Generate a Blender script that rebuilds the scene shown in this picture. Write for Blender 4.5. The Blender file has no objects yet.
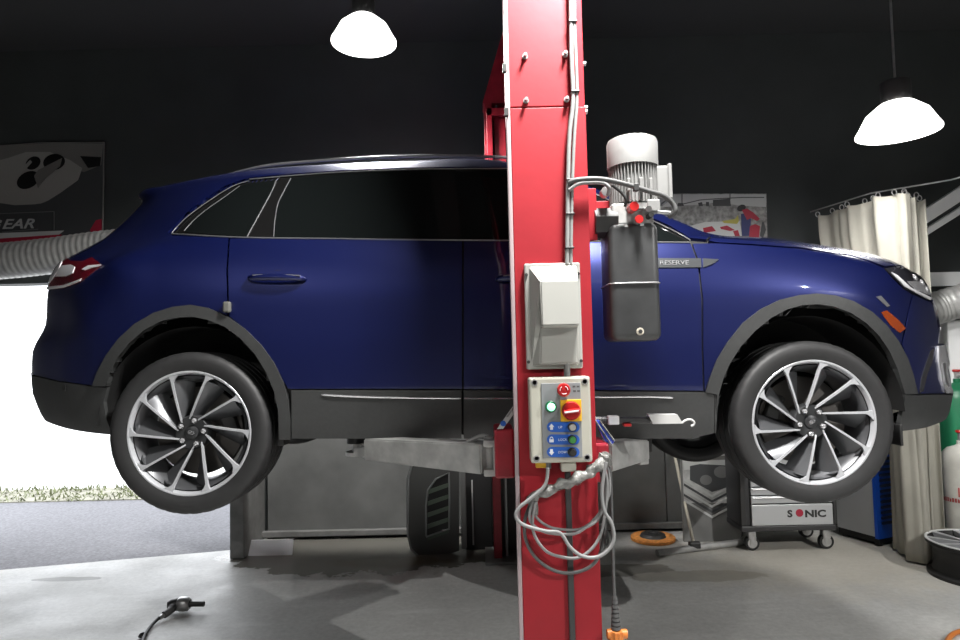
import bpy, bmesh, math, random
from math import sin, cos, pi, radians as R, sqrt
from mathutils import Vector as V, Matrix, noise
random.seed(7)
C = bpy.context.scene.collection
sc = bpy.context.scene

# ------------------------------------------------------------------ camera
FPX, H = 640.0, 1.6
PIT, ROL = R(3.0), R(1.3)
CF = V((0, cos(PIT), sin(PIT))); CR0 = V((1, 0, 0)); CU0 = CR0.cross(CF)
CR = cos(ROL)*CR0 - sin(ROL)*CU0; CU = sin(ROL)*CR0 + cos(ROL)*CU0
CP = V((0, 0, H))
def ray(px, py): return CF + CR*((px-480)/FPX) - CU*((py-320)/FPX)
def at(px, py, Y):
    d = ray(px, py); return CP + d*(Y/d.y)
def floor_at(px, py, z=0.0):
    d = ray(px, py); return CP + d*((z-H)/d.z)
def proj(p):
    d = p-CP; w = d.dot(CF); return (480+FPX*d.dot(CR)/w, 320-FPX*d.dot(CU)/w)
cam = bpy.data.cameras.new('camera'); camo = bpy.data.objects.new('camera', cam); C.objects.link(camo)
cam.sensor_width = 36; cam.lens = FPX/960*36; cam.clip_start = 0.05
camo.matrix_world = Matrix(((CR.x, CU.x, -CF.x, 0), (CR.y, CU.y, -CF.y, 0), (CR.z, CU.z, -CF.z, H), (0, 0, 0, 1)))
sc.camera = camo

# ------------------------------------------------------------------ materials
def mat(name, col, rough=.5, metal=0, coat=0, var=0, scale=8, bump=0, bscale=40, emit=0, spec=None, alpha=None, trans=0, coatr=.03):
    m = bpy.data.materials.new(name); m.use_nodes = True
    nt = m.node_tree; b = nt.nodes['Principled BSDF']
    b.inputs['Base Color'].default_value = (*col, 1); b.inputs['Roughness'].default_value = rough
    b.inputs['Metallic'].default_value = metal; b.inputs['Coat Weight'].default_value = coat; b.inputs['Coat Roughness'].default_value = coatr
    if spec is not None: b.inputs['Specular IOR Level'].default_value = spec
    if trans: b.inputs['Transmission Weight'].default_value = trans
    if emit:
        b.inputs['Emission Color'].default_value = (*col, 1); b.inputs['Emission Strength'].default_value = emit
    if alpha is not None: b.inputs['Alpha'].default_value = alpha
    if var or bump:
        tc = nt.nodes.new('ShaderNodeTexCoord')
    if var:
        n = nt.nodes.new('ShaderNodeTexNoise'); n.inputs['Scale'].default_value = scale; n.inputs['Detail'].default_value = 6
        nt.links.new(tc.outputs['Object'], n.inputs['Vector'])
        r = nt.nodes.new('ShaderNodeValToRGB')
        r.color_ramp.elements[0].position = .3; r.color_ramp.elements[1].position = .7
        r.color_ramp.elements[0].color = (*[c*(1-var) for c in col], 1)
        r.color_ramp.elements[1].color = (*[min(1, c*(1+var)) for c in col], 1)
        nt.links.new(n.outputs['Fac'], r.inputs['Fac']); nt.links.new(r.outputs['Color'], b.inputs['Base Color'])
    if bump:
        n2 = nt.nodes.new('ShaderNodeTexNoise'); n2.inputs['Scale'].default_value = bscale; n2.inputs['Detail'].default_value = 4
        nt.links.new(tc.outputs['Object'], n2.inputs['Vector'])
        bn = nt.nodes.new('ShaderNodeBump'); bn.inputs['Strength'].default_value = bump; bn.inputs['Distance'].default_value = .01
        nt.links.new(n2.outputs['Fac'], bn.inputs['Height']); nt.links.new(bn.outputs['Normal'], b.inputs['Normal'])
    return m
M = {}
def mm(key, *a, **k): M[key] = mat(key, *a, **k)
mm('car_blue', (.0036, .0080, .070), .40, .6, 1.0)
mm('black_shell', (.004, .004, .004), .7)
mm('cladding', (.030, .031, .031), .48, var=.1, scale=60)
mm('tint_glass', (.004, .005, .005), .04, spec=.22)
mm('chrome', (.72, .72, .74), .16, .75)
mm('dim_chrome', (.24, .24, .25), .3, .7)
mm('tire', (.013, .013, .0135), .6, var=.15, scale=30)
mm('alloy', (.46, .47, .49), .36, .35)
mm('gunmetal', (.085, .087, .092), .36, .5)
mm('dark_hub', (.035, .036, .038), .4, .5)
mm('rotor', (.16, .15, .14), .45, .8)
mm('lens_red', (.10, .003, .010), .08, coat=1)
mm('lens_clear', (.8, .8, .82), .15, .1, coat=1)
mm('lens_dark', (.02, .02, .025), .05, coat=1)
mm('amber', (.20, .032, .005), .2, coat=1)
mm('badge', (.09, .095, .1), .3, .7)
mm('lift_red', (.31, .013, .021), .55, spec=.3, coat=0, var=.12, scale=5, bump=.04, bscale=30)
mm('lift_red_worn', (.30, .010, .022), .42, var=.3, scale=9)
mm('steel', (.5, .5, .5), .35, .8, var=.12, scale=30)
mm('arm_grey', (.4, .4, .39), .5, .35, var=.25, scale=12)
mm('arm_dark', (.1, .1, .09), .5)
mm('dark_steel', (.06, .06, .06), .5, .6)
mm('white_plastic', (.36, .36, .335), .42)
mm('box_beige', (.42, .41, .35), .45)
mm('panel_grey', (.22, .23, .24), .5)
mm('motor_white', (.21, .21, .205), .6, var=.06, scale=20)
mm('tank_black', (.045, .046, .047), .36, var=.25, scale=9)
mm('seam', (.3, .3, .3), .4, .5)
mm('flange_lit', (.38, .30, .31), .45)  # light caught by the flange edge, put into the colour
mm('rubber', (.012, .012, .012), .55)
mm('cable_grey', (.22, .22, .22), .45)
mm('cable_dark', (.07, .07, .07), .5)
mm('conduit', (.24, .245, .24), .45, var=.1, scale=50)
mm('red_plastic', (.38, .012, .012), .35)
mm('yellow', (.75, .42, .02), .4)
mm('green_dark', (.01, .08, .04), .4)
mm('green_lamp', (.35, 1, .6), .3, emit=1.6)
mm('green_btn', (.05, .25, .06), .4)
mm('blue_sign', (.01, .09, .42), .5)
mm('white_ink', (.7, .72, .75), .5)
mm('white_paint', (.5, .5, .49), .4)
mm('black_plastic', (.025, .025, .026), .45)
mm('orange_plastic', (.55, .17, .03), .45)
mm('film', (.17, .17, .16), .25, spec=.7, var=.6, scale=30, bump=.6, bscale=60)
mm('blue_plastic', (.05, .09, .5), .2)
mm('lamp_housing', (.03, .03, .03), .5, .3)
mm('lamp_shade', (1, .99, .97), .3, emit=3.0)
mm('lamp_glow', (1, .99, .97), .5, emit=14)
mm('wall_dark', (.055, .062, .062), .7, var=.1, scale=2.5)
mm('wall_far', (.03, .03, .03), .7)
mm('sheet_grey', (.17, .174, .17), .55, var=.22, scale=3)
mm('frame_grey', (.2, .2, .195), .5, var=.2, scale=10)
mm('ceiling_black', (.05, .052, .053), .85)
mm('roof_beam', (.75, .76, .76), .5)
mm('poster_dark', (.075, .078, .082), .45)
mm('poster_mid', (.2, .195, .185), .45)
mm('poster_light', (.36, .35, .33), .45)
mm('poster_black', (.01, .01, .01), .4)
mm('poster_red', (.42, .02, .05), .45)
mm('poster_white', (.62, .63, .62), .45)
mm('poster_frame', (.2, .2, .2), .4)
mm('poster_blue', (.04, .05, .16), .5)
mm('poster_yellow', (.5, .45, .1), .5)
mm('poster_crowd', (.32, .32, .31), .5, var=.55, scale=22)
mm('duct_silver', (.36, .36, .35), .42, .3, var=.1, scale=14)
mm('curtain', (.40, .385, .33), .6, var=.12, scale=3)
mm('cart_silver', (.55, .56, .57), .35, .3)
mm('display_grey', (.20, .20, .195), .5)
mm('display_print', (.55, .55, .54), .5, var=.3, scale=14)
mm('cart_dark', (.04, .04, .042), .45)
mm('sonic_ink', (.03, .03, .03), .5)
mm('machine_grey', (.5, .51, .52), .45)
mm('louvre_dark', (.004, .012, .07), .5)
mm('machine_blue', (.01, .10, .62), .4)
mm('cyl_green', (.005, .13, .055), .4, coat=.2)
mm('cyl_white', (.68, .67, .62), .45, var=.12, scale=12)
mm('red_ink', (.6, .08, .08), .5)
mm('rust', (.75, .30, .07), .7, var=.25, scale=40)
mm('paper', (.75, .75, .78), .6)
mm('wood', (.5, .46, .38), .6)
mm('concrete_out', (.72, .72, .71), .85, var=.06, scale=1)
mm('asphalt', (.17, .17, .185), .9, var=.25, scale=45, bump=.3, bscale=120)
mm('grass', (.16, .18, .09), .8, var=.5, scale=6)
mm('dirt', (.27, .26, .21), .9, var=.3, scale=8)
mm('trim_black', (.006, .006, .006), .12)
mm('panel_black', (.075, .076, .074), .45)
mm('vent_green', (.10, .13, .10), .4)
mm('strip_light', (.3, .31, .31), .35, .4)

# concrete floor with wear, a wet oily stain and scuffs
def floor_material():
    m = bpy.data.materials.new('concrete_floor'); m.use_nodes = True; nt = m.node_tree; b = nt.nodes['Principled BSDF']
    L = nt.links.new; N = nt.nodes.new
    tc = N('ShaderNodeTexCoord')
    def nz(scale, detail=6, rough=.6, vec=None):
        n = N('ShaderNodeTexNoise'); n.inputs['Scale'].default_value = scale; n.inputs['Detail'].default_value = detail
        n.inputs['Roughness'].default_value = rough; L(vec or tc.outputs['Object'], n.inputs['Vector']); return n
    def ramp(src, p0, c0, p1, c1):
        r = N('ShaderNodeValToRGB'); e = r.color_ramp.elements
        e[0].position, e[1].position = p0, p1; e[0].color, e[1].color = (*c0, 1), (*c1, 1); L(src, r.inputs['Fac']); return r
    def mix(fac, a, c, t='MIX'):
        x = N('ShaderNodeMix'); x.data_type = 'RGBA'; x.blend_type = t
        if isinstance(fac, float): x.inputs[0].default_value = fac
        else: L(fac, x.inputs[0])
        L(a, x.inputs[6])
        if isinstance(c, tuple): x.inputs[7].default_value = (*c, 1)
        else: L(c, x.inputs[7])
        return x.outputs[2]
    base = ramp(nz(1.3).outputs['Fac'], .3, (.40, .40, .39), .72, (.55, .55, .535)).outputs['Color']
    fine = ramp(nz(28, 8, .7).outputs['Fac'], .3, (.82, .82, .82), .7, (1.1, 1.1, 1.1)).outputs['Color']
    col = mix(1.0, base, fine, 'MULTIPLY')
    # streaky scuffs
    mp = N('ShaderNodeMapping'); mp.inputs['Scale'].default_value = (.7, 3.5, 1); L(tc.outputs['Object'], mp.inputs['Vector'])
    sc_ = ramp(nz(2.2, 8, .65, mp.outputs['Vector']).outputs['Fac'], .56, (0, 0, 0), .72, (.35, .35, .35)).outputs['Color']
    col = mix(sc_, col, (.7, .7, .69))
    # stains: ellipses on the floor with wobbly edges
    wob = nz(5, 5, .6)
    def blob(cx, cy, rx, ry, w=.5, lo=.92, hi=1.05):
        mpp = N('ShaderNodeMapping'); mpp.vector_type = 'POINT'
        mpp.inputs['Location'].default_value = (-cx/rx, -cy/ry, 0); mpp.inputs['Scale'].default_value = (1/rx, 1/ry, 0)
        L(tc.outputs['Object'], mpp.inputs['Vector'])
        ln = N('ShaderNodeVectorMath'); ln.operation = 'LENGTH'; L(mpp.outputs['Vector'], ln.inputs[0])
        ma = N('ShaderNodeMath'); ma.operation = 'MULTIPLY_ADD'; L(wob.outputs['Fac'], ma.inputs[0]); ma.inputs[1].default_value = w*2
        L(ln.outputs['Value'], ma.inputs[2])
        sub = N('ShaderNodeMath'); sub.operation = 'SUBTRACT'; L(ma.outputs[0], sub.inputs[0]); sub.inputs[1].default_value = w
        return ramp(sub.outputs[0], lo, (1, 1, 1), hi, (0, 0, 0)).outputs['Color']
    s1 = blob(-.95, 5.32, 1.22, .55); s2 = blob(.95, 4.75, .45, .14); s3 = blob(floor_at(68, 579).x, floor_at(68, 579).y, .26, .05, .5); s4 = blob(1.5, 4.6, .5, .12)
    col = mix(s1, col, (.17, .165, .145)); col = mix(s2, col, (.19, .185, .17)); col = mix(s3, col, (.2, .2, .19)); col = mix(s4, col, (.3, .29, .26))
    gr = blob(-.75, 5.05, .5, .16, .6, .6, 1.05); col = mix(gr, col, (.13, .122, .09))
    # brownish tint in the corner by the curtain
    s5 = blob(2.6, 4.9, 1.5, .9, .5, .4, 1.2); col = mix(s5, col, mix(.5, col, (.55, .50, .40)))
    L(col, b.inputs['Base Color'])
    rr = ramp(nz(2.0).outputs['Fac'], .3, (.38,)*3, .7, (.62,)*3).outputs['Color']
    rr = mix(s1, rr, (.2, .2, .2)); L(rr, b.inputs['Roughness'])
    bn = N('ShaderNodeBump'); bn.inputs['Strength'].default_value = .15; bn.inputs['Distance'].default_value = .01
    L(nz(60, 6).outputs['Fac'], bn.inputs['Height']); L(bn.outputs['Normal'], b.inputs['Normal'])
    return m
M['floor'] = floor_material()

# ------------------------------------------------------------------ mesh helpers
ROOT = {}
def put(o, label=None, cat=None, group=None, kind=None):
    if label: o['label'] = label
    if cat: o['category'] = cat
    if group: o['group'] = group
    if kind: o['kind'] = kind
    return o
def thing(name, loc, label, cat, group=None):
    o = bpy.data.objects.new(name, None); C.objects.link(o); o.location = loc; o.empty_display_size = .1
    ROOT[o.name] = V(loc); return put(o, label, cat, group)
def sub_empty(name, parent, loc):
    o = bpy.data.objects.new(name, None); C.objects.link(o); o.parent = parent; o.location = V(loc)-ROOT[parent.name]
    ROOT[o.name] = V(loc); return o
def cr(pts, n=8, closed=False):
    P = [V(p) for p in pts]; out = []; L = len(P)
    segs = L if closed else L-1
    for i in range(segs):
        if closed: a, b, c, d = P[(i-1) % L], P[i], P[(i+1) % L], P[(i+2) % L]
        else: a, b, c, d = P[max(i-1, 0)], P[i], P[i+1], P[min(i+2, L-1)]
        for k in range(n):
            t = k/n
            out.append(.5*((2*b)+(c-a)*t+(2*a-5*b+4*c-d)*t*t+(3*b-a-3*c+d)*t**3))
    if not closed: out.append(P[-1])
    return out
class MB:
    def __init__(s): s.v = []; s.f = []; s.m = []; s.s = []
    def add(s, vs, fs, m=0, smooth=False):
        o = len(s.v); s.v += [V(p) for p in vs]
        for f in fs: s.f.append([i+o for i in f]); s.m.append(m); s.s.append(smooth)
        return s
    def box(s, c, size, bev=0, rot=None, m=0, seg=2):
        b = bmesh.new(); bmesh.ops.create_cube(b, size=1)
        for v in b.verts: v.co = V((v.co.x*size[0], v.co.y*size[1], v.co.z*size[2]))
        if bev: bmesh.ops.bevel(b, geom=b.edges[:], offset=min(bev, .49*min(size)), segments=seg, affect='EDGES', profile=.5)
        b.verts.index_update()
        c = V(c); vs = [(rot @ v.co if rot else v.co)+c for v in b.verts]
        s.add(vs, [[v.index for v in f.verts] for f in b.faces], m); b.free(); return s
    def bb(s, x0, y0, z0, x1, y1, z1, bev=0, m=0):
        return s.box(((x0+x1)/2, (y0+y1)/2, (z0+z1)/2), (abs(x1-x0), abs(y1-y0), abs(z1-z0)), bev, None, m)
    def tube(s, pts, r, n=10, m=0, caps=True, closed=False, smooth=True):
        P = [V(p) for p in pts]; k = len(P)
        rs = r if isinstance(r, (list, tuple)) else [r]*k
        T = []
        for i in range(k):
            a = P[(i-1) % k] if closed else P[max(i-1, 0)]; b = P[(i+1) % k] if closed else P[min(i+1, k-1)]
            t = (b-a); T.append(t.normalized() if t.length > 1e-9 else V((0, 0, 1)))
        u = T[0].orthogonal().normalized(); vs = []
        for i in range(k):
            u = (u-T[i]*u.dot(T[i])); u = u.normalized() if u.length > 1e-6 else T[i].orthogonal().normalized()
            w = T[i].cross(u)
            for j in range(n):
                a = 2*pi*j/n; vs.append(P[i]+(u*cos(a)+w*sin(a))*rs[i])
        fs = [[i*n+j, i*n+(j+1) % n, ((i+1) % k)*n+(j+1) % n, ((i+1) % k)*n+j] for i in range(k if closed else k-1) for j in range(n)]
        s.add(vs, fs, m, smooth)
        if caps and not closed:
            s.add(vs[:n], [list(range(n))[::-1]], m); s.add(vs[-n:], [list(range(n))], m)
        return s
    def lathe(s, prof, c=(0, 0, 0), axis=(0, 0, 1), n=48, m=0, smooth=True, rmod=None, ms=None):
        ax = V(axis).normalized(); u = ax.orthogonal().normalized() if abs(ax.z) < .99 else V((1, 0, 0)); w = ax.cross(u); c = V(c)
        k = len(prof); vs = []
        for i, (r, h) in enumerate(prof):
            for j in range(n):
                a = 2*pi*j/n; rr = r*(rmod(i, j) if rmod else 1)
                vs.append(c+ax*h+(u*cos(a)+w*sin(a))*rr)
        for i in range(k-1):
            fs = [[i*n+j, i*n+(j+1) % n, (i+1)*n+(j+1) % n, (i+1)*n+j] for j in range(n)]
            if i == 0: off = len(s.v); s.v += vs
            for f in fs: s.f.append([q+off for q in f]); s.m.append(ms[i] if ms else m); s.s.append(smooth)
        return s
    def cyl(s, c, axis, r, h, n=24, m=0, r2=None):
        r2 = r if r2 is None else r2
        return s.lathe([(1e-5, 0), (r, 0), (r, 0), (r2, h), (r2, h), (1e-5, h)], c, axis, n, m, smooth=False) if n < 16 else \
               s.lathe([(1e-5, 0), (r*.96, 0), (r, r*.04), (r2, h-r2*.04), (r2*.96, h), (1e-5, h)], c, axis, n, m, smooth=True)
    def prism(s, poly, d, m=0):
        P = [V(p) for p in poly]; k = len(P); d = V(d)
        s.add(P+[p+d for p in P], [list(range(k)), list(range(2*k-1, k-1, -1))]+[[i, k+i, k+(i+1) % k, (i+1) % k] for i in range(k)], m); return s
    twin = None
    def build(s, name, mats, parent=None, label=None, cat=None, group=None, kind=None, sharp=40):
        if s.twin: s.twin.build(name, mats, parent)
        me = bpy.data.meshes.new(name); off = ROOT[parent.name] if parent else V((0, 0, 0))
        me.from_pydata([tuple(v-off) for v in s.v], [], s.f)
        if not isinstance(mats, (list, tuple)): mats = [mats]
        for q in mats: me.materials.append(M[q])
        me.polygons.foreach_set('material_index', s.m); me.polygons.foreach_set('use_smooth', s.s); me.update()
        b = bmesh.new(); b.from_mesh(me); bmesh.ops.recalc_face_normals(b, faces=b.faces[:]) if not getattr(s, 'keep', False) else None
        b.to_mesh(me); b.free()
        if any(s.s):
            try: me.set_sharp_from_angle(angle=R(sharp))
            except Exception: pass
        o = bpy.data.objects.new(name, me); C.objects.link(o)
        if parent: o.parent = parent; ROOT[o.name] = off
        else: ROOT[o.name] = V((0, 0, 0))
        return put(o, label, cat, group, kind)
def rootify(o, loc):                       # move a one-mesh thing's origin to its base
    loc = V(loc); o.data.transform(Matrix.Translation(-loc)); o.location = loc; return o
def dup(root, loc, label=None):
    def cp(o, par):
        c = o.copy(); C.objects.link(c)
        if par: c.parent = par
        for ch in o.children: cp(ch, c)
        return c
    r = cp(root, None); r.location = loc
    if label: r['label'] = label
    return r
def text_mesh(body, size, origin, ux, uy, depth, shear=0, bold=0, sx=1):
    cu = bpy.data.curves.new('t', 'FONT'); cu.body = body; cu.size = size; cu.extrude = 0; cu.shear = shear; cu.offset = bold
    cu.resolution_u = 3; cu.align_x = 'LEFT'
    o = bpy.data.objects.new('t', cu); C.objects.link(o); bpy.context.view_layer.update()
    me = bpy.data.meshes.new_from_object(o.evaluated_get(bpy.context.evaluated_depsgraph_get()))
    vs = [v.co.copy() for v in me.vertices]; fs = [list(p.vertices) for p in me.polygons]
    bpy.data.objects.remove(o); bpy.data.curves.remove(cu); bpy.data.meshes.remove(me)
    ux, uy = V(ux), V(uy); n = ux.cross(uy).normalized(); mb = MB()
    W = [V(origin)+ux*(p.x*sx)+uy*p.y for p in vs]
    k = len(W); ec = {}
    for f in fs:
        for a, b in zip(f, f[1:]+f[:1]): ec[(min(a, b), max(a, b))] = ec.get((min(a, b), max(a, b)), 0)+1
    mb.add([p+n*depth for p in W]+W, fs+[[a, b, b+k, a+k] for (a, b), q in ec.items() if q == 1]); return mb
def rot_z(a): return Matrix.Rotation(a, 3, 'Z')
X_, Y_, Z_ = V((1, 0, 0)), V((0, 1, 0)), V((0, 0, 1))

# ------------------------------------------------------------------ setting
BW = 5.80                     # back wall
XL, XR, YB, ZC = -4.9, 4.9, -3.6, 4.5
OPX = at(231, 520, 5.25).x    # right edge of the opening to the yard
HZ = 2.33
def struct(name, mb, m): return mb.build(name, m, kind='structure')
e0, e1_ = floor_at(0, 570), floor_at(232, 550); sl = (e1_.y-e0.y)/(e1_.x-e0.x)
fl = MB(); fl.prism([(XL, YB, -.1), (XR, YB, -.1), (XR, BW+.2, -.1), (OPX, BW+.2, -.1), (OPX, e0.y+sl*(OPX-e0.x), -.1), (XL, e0.y+sl*(XL-e0.x), -.1)], (0, 0, .1)); struct('floor', fl, 'floor')
struct('ceiling', MB().bb(XL-.2, YB-.2, ZC, XR+.2, BW+.2, ZC+.15), 'ceiling_black')
wb = MB(); wb.bb(OPX, BW, 0, XR+.2, BW+.2, ZC); wb.bb(XL-.2, BW, HZ, OPX, BW+.2, ZC); struct('wall_back', wb, 'wall_dark')
struct('wall_left', MB().bb(XL-.2, YB-.2, 0, XL, BW, ZC), 'wall_far')
struct('wall_right', MB().bb(XR, YB-.2, 0, XR+.2, BW, ZC), 'wall_far')
struct('wall_front', MB().bb(XL, YB-.2, 0, XR, YB, ZC), 'wall_far')
# sheet-metal lining on the lower back wall with posts and rails
px = [(OPX+.12, -.62), (-.62, .05), (.05, .95), (.95, 1.62), (1.62, 2.5)]
sh = MB()
zr = at(320, 531, BW-.09).z
for a, b in px: sh.bb(a+.004, BW-.035, zr-.01, b-.004, BW-.002, 1.75, .004)
struct('trim_1', sh, 'sheet_grey')
struct('trim_2', MB().bb(OPX+.05, BW-.09, zr-.05, 2.5, BW-.037, zr, .006), 'frame_grey')
po = MB(); po.bb(OPX-.0, 5.22, 0, OPX+.115, 5.34, 1.75, .008); po.bb(OPX+.02, 5.34, .0, OPX+.09, BW-.002, 1.75, .004); struct('trim_3', po, 'frame_grey')
struct('trim_4', MB().bb(OPX+.12, BW-.03, 0, 2.5, BW-.002, zr-.012), 'black_plastic')
# sloping light roof members and a ledge in the right corner
a0, a1 = at(915, 222, 5.45), at(985, 176, 5.2); b0, b1 = at(915, 244, 5.45), at(985, 200, 5.2)
bmx = MB(); bmx.prism([at(915, 216, 5.5), at(1050, 129, 5.14), at(1050, 144, 5.14), at(915, 231, 5.5)], (0, .06, 0)); bmx.prism([at(915, 236, 5.5), at(1050, 152, 5.14), at(1050, 158, 5.14), at(915, 243, 5.5)], (0, .06, 0))
struct('trim_5', bmx, 'roof_beam')
struct('trim_6', MB().prism([at(905, 273, 5.5), at(1040, 270, 5.5), at(1040, 283, 5.5), at(905, 287, 5.5)], (0, .08, 0)), 'roof_beam')
p = at(953, 350, 5.45); struct('trim_7', MB().bb(p.x-.07, 5.4, 0, p.x+.16, 5.58, at(953, 320, 5.4).z, .01), 'roof_beam')
# yard outside
out = MB(); out.bb(-14, 4.6, -.14, OPX, 7.55, -.012); struct('ground', out, 'asphalt')
struct('ground_apron', MB().bb(-30, 8.25, -.14, 10, 40, -.03), 'concrete_out')
struct('ground_verge', MB().bb(-14, 7.55, -.13, OPX+1.5, 8.25, .0), 'dirt')
g = MB()
for i in range(1500):
    x = random.uniform(-7.6, -2.2); y = random.uniform(7.5, 8.3); h = random.uniform(.02, .07)*(1.2 if noise.noise((x*2, y*3, 0)) > 0 else .6); a = random.uniform(0, pi)
    dx, dy = cos(a)*.012, sin(a)*.012; lx, ly = random.uniform(-.04, .04), random.uniform(-.04, .04)
    g.add([(x-dx, y-dy, 0), (x+dx, y+dy, 0), (x+lx, y+ly, h)], [[0, 1, 2]])
g.build('grass', 'grass', label='short dry green grass strip beyond the asphalt yard', cat='grass', kind='stuff')

# ------------------------------------------------------------------ the car
CY = 3.90
NS = 23
def seq(d):                               # d: {station: (px, py, Y) or Vector}
    return d
rails = []
PX = [None, None, None, None, 85, 120, 160, 200, 250, 310, 400, 500, 600, 680, 720, 770, 820, 865]
YS = {4: 2.99, 5: 2.955, 6: 2.945, 16: 2.945, 17: 2.962}
def rail(yoff, mid, end):
    """mid: [(px, py)...] height of the rail along the flank; end: {station: (px, py, Y)}"""
    def hy(px):
        for (a, ya), (b, yb) in zip(mid, mid[1:]):
            if a <= px <= b: return ya+(yb-ya)*(px-a)/(b-a)
        return mid[0][1] if px < mid[0][0] else mid[-1][1]
    P = [None]*NS
    for i in range(4, 18): P[i] = at(PX[i], hy(PX[i]), YS.get(i, 2.94)+yoff)
    for k, q in end.items(): P[k] = at(*q)
    P2 = P[2]; P[1] = V((P2.x-.06, P2.y+(CY-P2.y)*.42, P2.z)); P[0] = V((P2.x-.10, CY, P2.z))
    P20 = P[20]; P[21] = V((P20.x+.05, P20.y+(CY-P20.y)*.42, P20.z)); P[22] = V((P20.x+.08, CY, P20.z))
    return P
r1 = rail(.045, [(85, 431), (120, 434), (200, 437), (700, 437), (770, 437), (870, 433)],
          {2: (45, 418, 3.27), 3: (63, 426, 3.11), 4: (88, 431, 3.03), 18: (898, 429, 3.07), 19: (927, 424.5, 3.17), 20: (945, 415.5, 3.35)})
r0 = [V((p.x*.985, p.y+(CY-p.y)*.35 if 1 < i < 21 else p.y, p.z+.015)) for i, p in enumerate(r1)]
r2 = rail(.012, [(85, 394), (250, 392), (870, 395)],
          {2: (34, 393, 3.23), 3: (57, 396, 3.07), 18: (903, 396, 3.025), 19: (931, 396, 3.14), 20: (950.5, 393, 3.33)})
r3 = rail(0, [(85, 352), (870, 352)],
          {2: (33, 352, 3.23), 3: (57, 352, 3.07), 18: (903, 370, 3.02), 19: (930, 373, 3.13), 20: (949.5, 376, 3.33)})
r4 = rail(0, [(85, 324), (870, 324)],
          {2: (46, 325, 3.27), 3: (65, 324, 3.09), 18: (902, 343, 3.02), 19: (928, 349, 3.14), 20: (945, 353, 3.34)})
r5 = rail(.004, [(85, 291), (800, 291), (870, 300)],
          {2: (48.5, 292, 3.29), 3: (68, 291, 3.11), 4: (92, 291, 3.01), 18: (902, 317, 3.03), 19: (926, 325, 3.15), 20: (940, 331, 3.35)})
r6 = rail(.03, [(85, 262), (700, 263), (770, 268), (820, 274), (870, 284)],
          {2: (61, 264, 3.32), 3: (79, 263, 3.15), 4: (102, 263, 3.05), 18: (899, 291, 3.055), 19: (922, 302, 3.18), 20: (936, 310, 3.37)})
r7 = rail(.08, [(172, 235), (250, 237), (400, 239), (600, 240), (680, 241), (720, 242.5), (770, 247), (820, 254), (865, 263.5)],
          {2: (106, 238, 3.40), 3: (126, 236, 3.26), 4: (149, 235, 3.16), 5: (170, 235, 3.09), 6: (190, 235.5, 3.05), 7: (215, 236, 3.03),
           18: (897, 273, 3.10), 19: (917, 286, 3.22), 20: (931, 299, 3.39)})
r8 = rail(.16, [(200, 205), (500, 205), (600, 218), (665, 231), (720, 238.5), (770, 241.7), (820, 248.3), (865, 257.5)],
          {2: (141, 205, 3.46), 3: (151, 205, 3.33), 4: (168, 205, 3.25), 5: (189, 205, 3.18), 6: (206, 205, 3.15), 7: (228, 205, 3.125), 8: (258, 205, 3.11),
           13: (668, 231, 3.12), 14: (714, 237.7, 3.09), 18: (895, 266, 3.16), 19: (915, 277, 3.27), 20: (927, 288, 3.42)})
r9 = rail(.26, [(265, 176.5), (310, 174), (400, 170.5), (500, 169.5), (600, 197), (668, 223), (720, 236.5), (770, 239.6), (820, 246.3), (865, 254.5)],
          {2: (139, 195, 3.46), 3: (156, 192, 3.36), 4: (181, 186.5, 3.30), 5: (206, 182, 3.26), 6: (223, 179.5, 3.24), 7: (241, 178, 3.22), 8: (267, 176, 3.20),
           13: (672, 223.5, 3.19), 14: (714, 236.2, 3.16), 18: (892, 262.5, 3.24), 19: (911, 272, 3.34), 20: (923, 281, 3.47)})
r10 = rail(.36, [(265, 169), (310, 166), (400, 162), (500, 161.5), (600, 191), (668, 219.5), (720, 235.8), (770, 238.8), (820, 245.6), (865, 253.3)],
           {2: (144, 190.5, 3.47), 3: (161, 187, 3.38), 4: (186, 182, 3.34), 5: (211, 177, 3.32), 6: (229, 174, 3.31), 7: (246, 171.5, 3.30), 8: (269, 169, 3.30),
            13: (673, 219.5, 3.24), 14: (714, 235.2, 3.22), 18: (890, 261, 3.31), 19: (908, 270, 3.41), 20: (919, 277.5, 3.52)})
def inner(P, t, dz):
    out = []
    for i, p in enumerate(P):
        z = dz if 2 <= i <= 20 else dz*.3
        out.append(V((p.x, p.y+(CY-p.y)*t, p.z+z)))
    return out
r11 = inner(r10, .5, .03); r12 = inner(r10, 1.0, .045)
RAILS = [r0, r1, r2, r3, r4, r5, r6, r7, r8, r9, r10, r11, r12]
NU, NV = 7, 4
def c1(a, b, c, d, t): return .5*((2*b)+(c-a)*t+(2*a-5*b+4*c-d)*t*t+(3*b-a-3*c+d)*t**3)
def c1d(P, i, t):
    L = len(P); return c1(P[max(i-1, 0)], P[i], P[i+1], P[min(i+2, L-1)], t)
rows = [cr(P, NU) for P in RAILS]                      # [rail][u]
UN = len(rows[0])
grid = []                                              # [u][v]
VT = []
for u in range(UN):
    col = [rows[k][u] for k in range(len(RAILS))]; line = []
    for k in range(len(col)-1):
        lin = k in (0, 1) or k >= 9
        for j in range(NV):
            t = j/NV
            cu_ = c1d(col, k, t); li = col[k].lerp(col[k+1], t)
            line.append(cu_.lerp(li, .75) if lin else cu_.lerp(li, .25))
    line.append(col[-1]); grid.append(line)
VN = len(grid[0])
def gnorm(u, v):
    du = grid[min(u+1, UN-1)][v]-grid[max(u-1, 0)][v]; dv = grid[u][min(v+1, VN-1)]-grid[u][max(v-1, 0)]
    n = du.cross(dv)
    if n.length < 1e-9: return V((0, 0, 1)) if v > VN/2 else V((0, 0, -1))
    n.normalize(); return n
gn = [[gnorm(u, v) for v in range(VN)] for u in range(UN)]
ref = gn[UN//2][VN//4]
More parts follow.
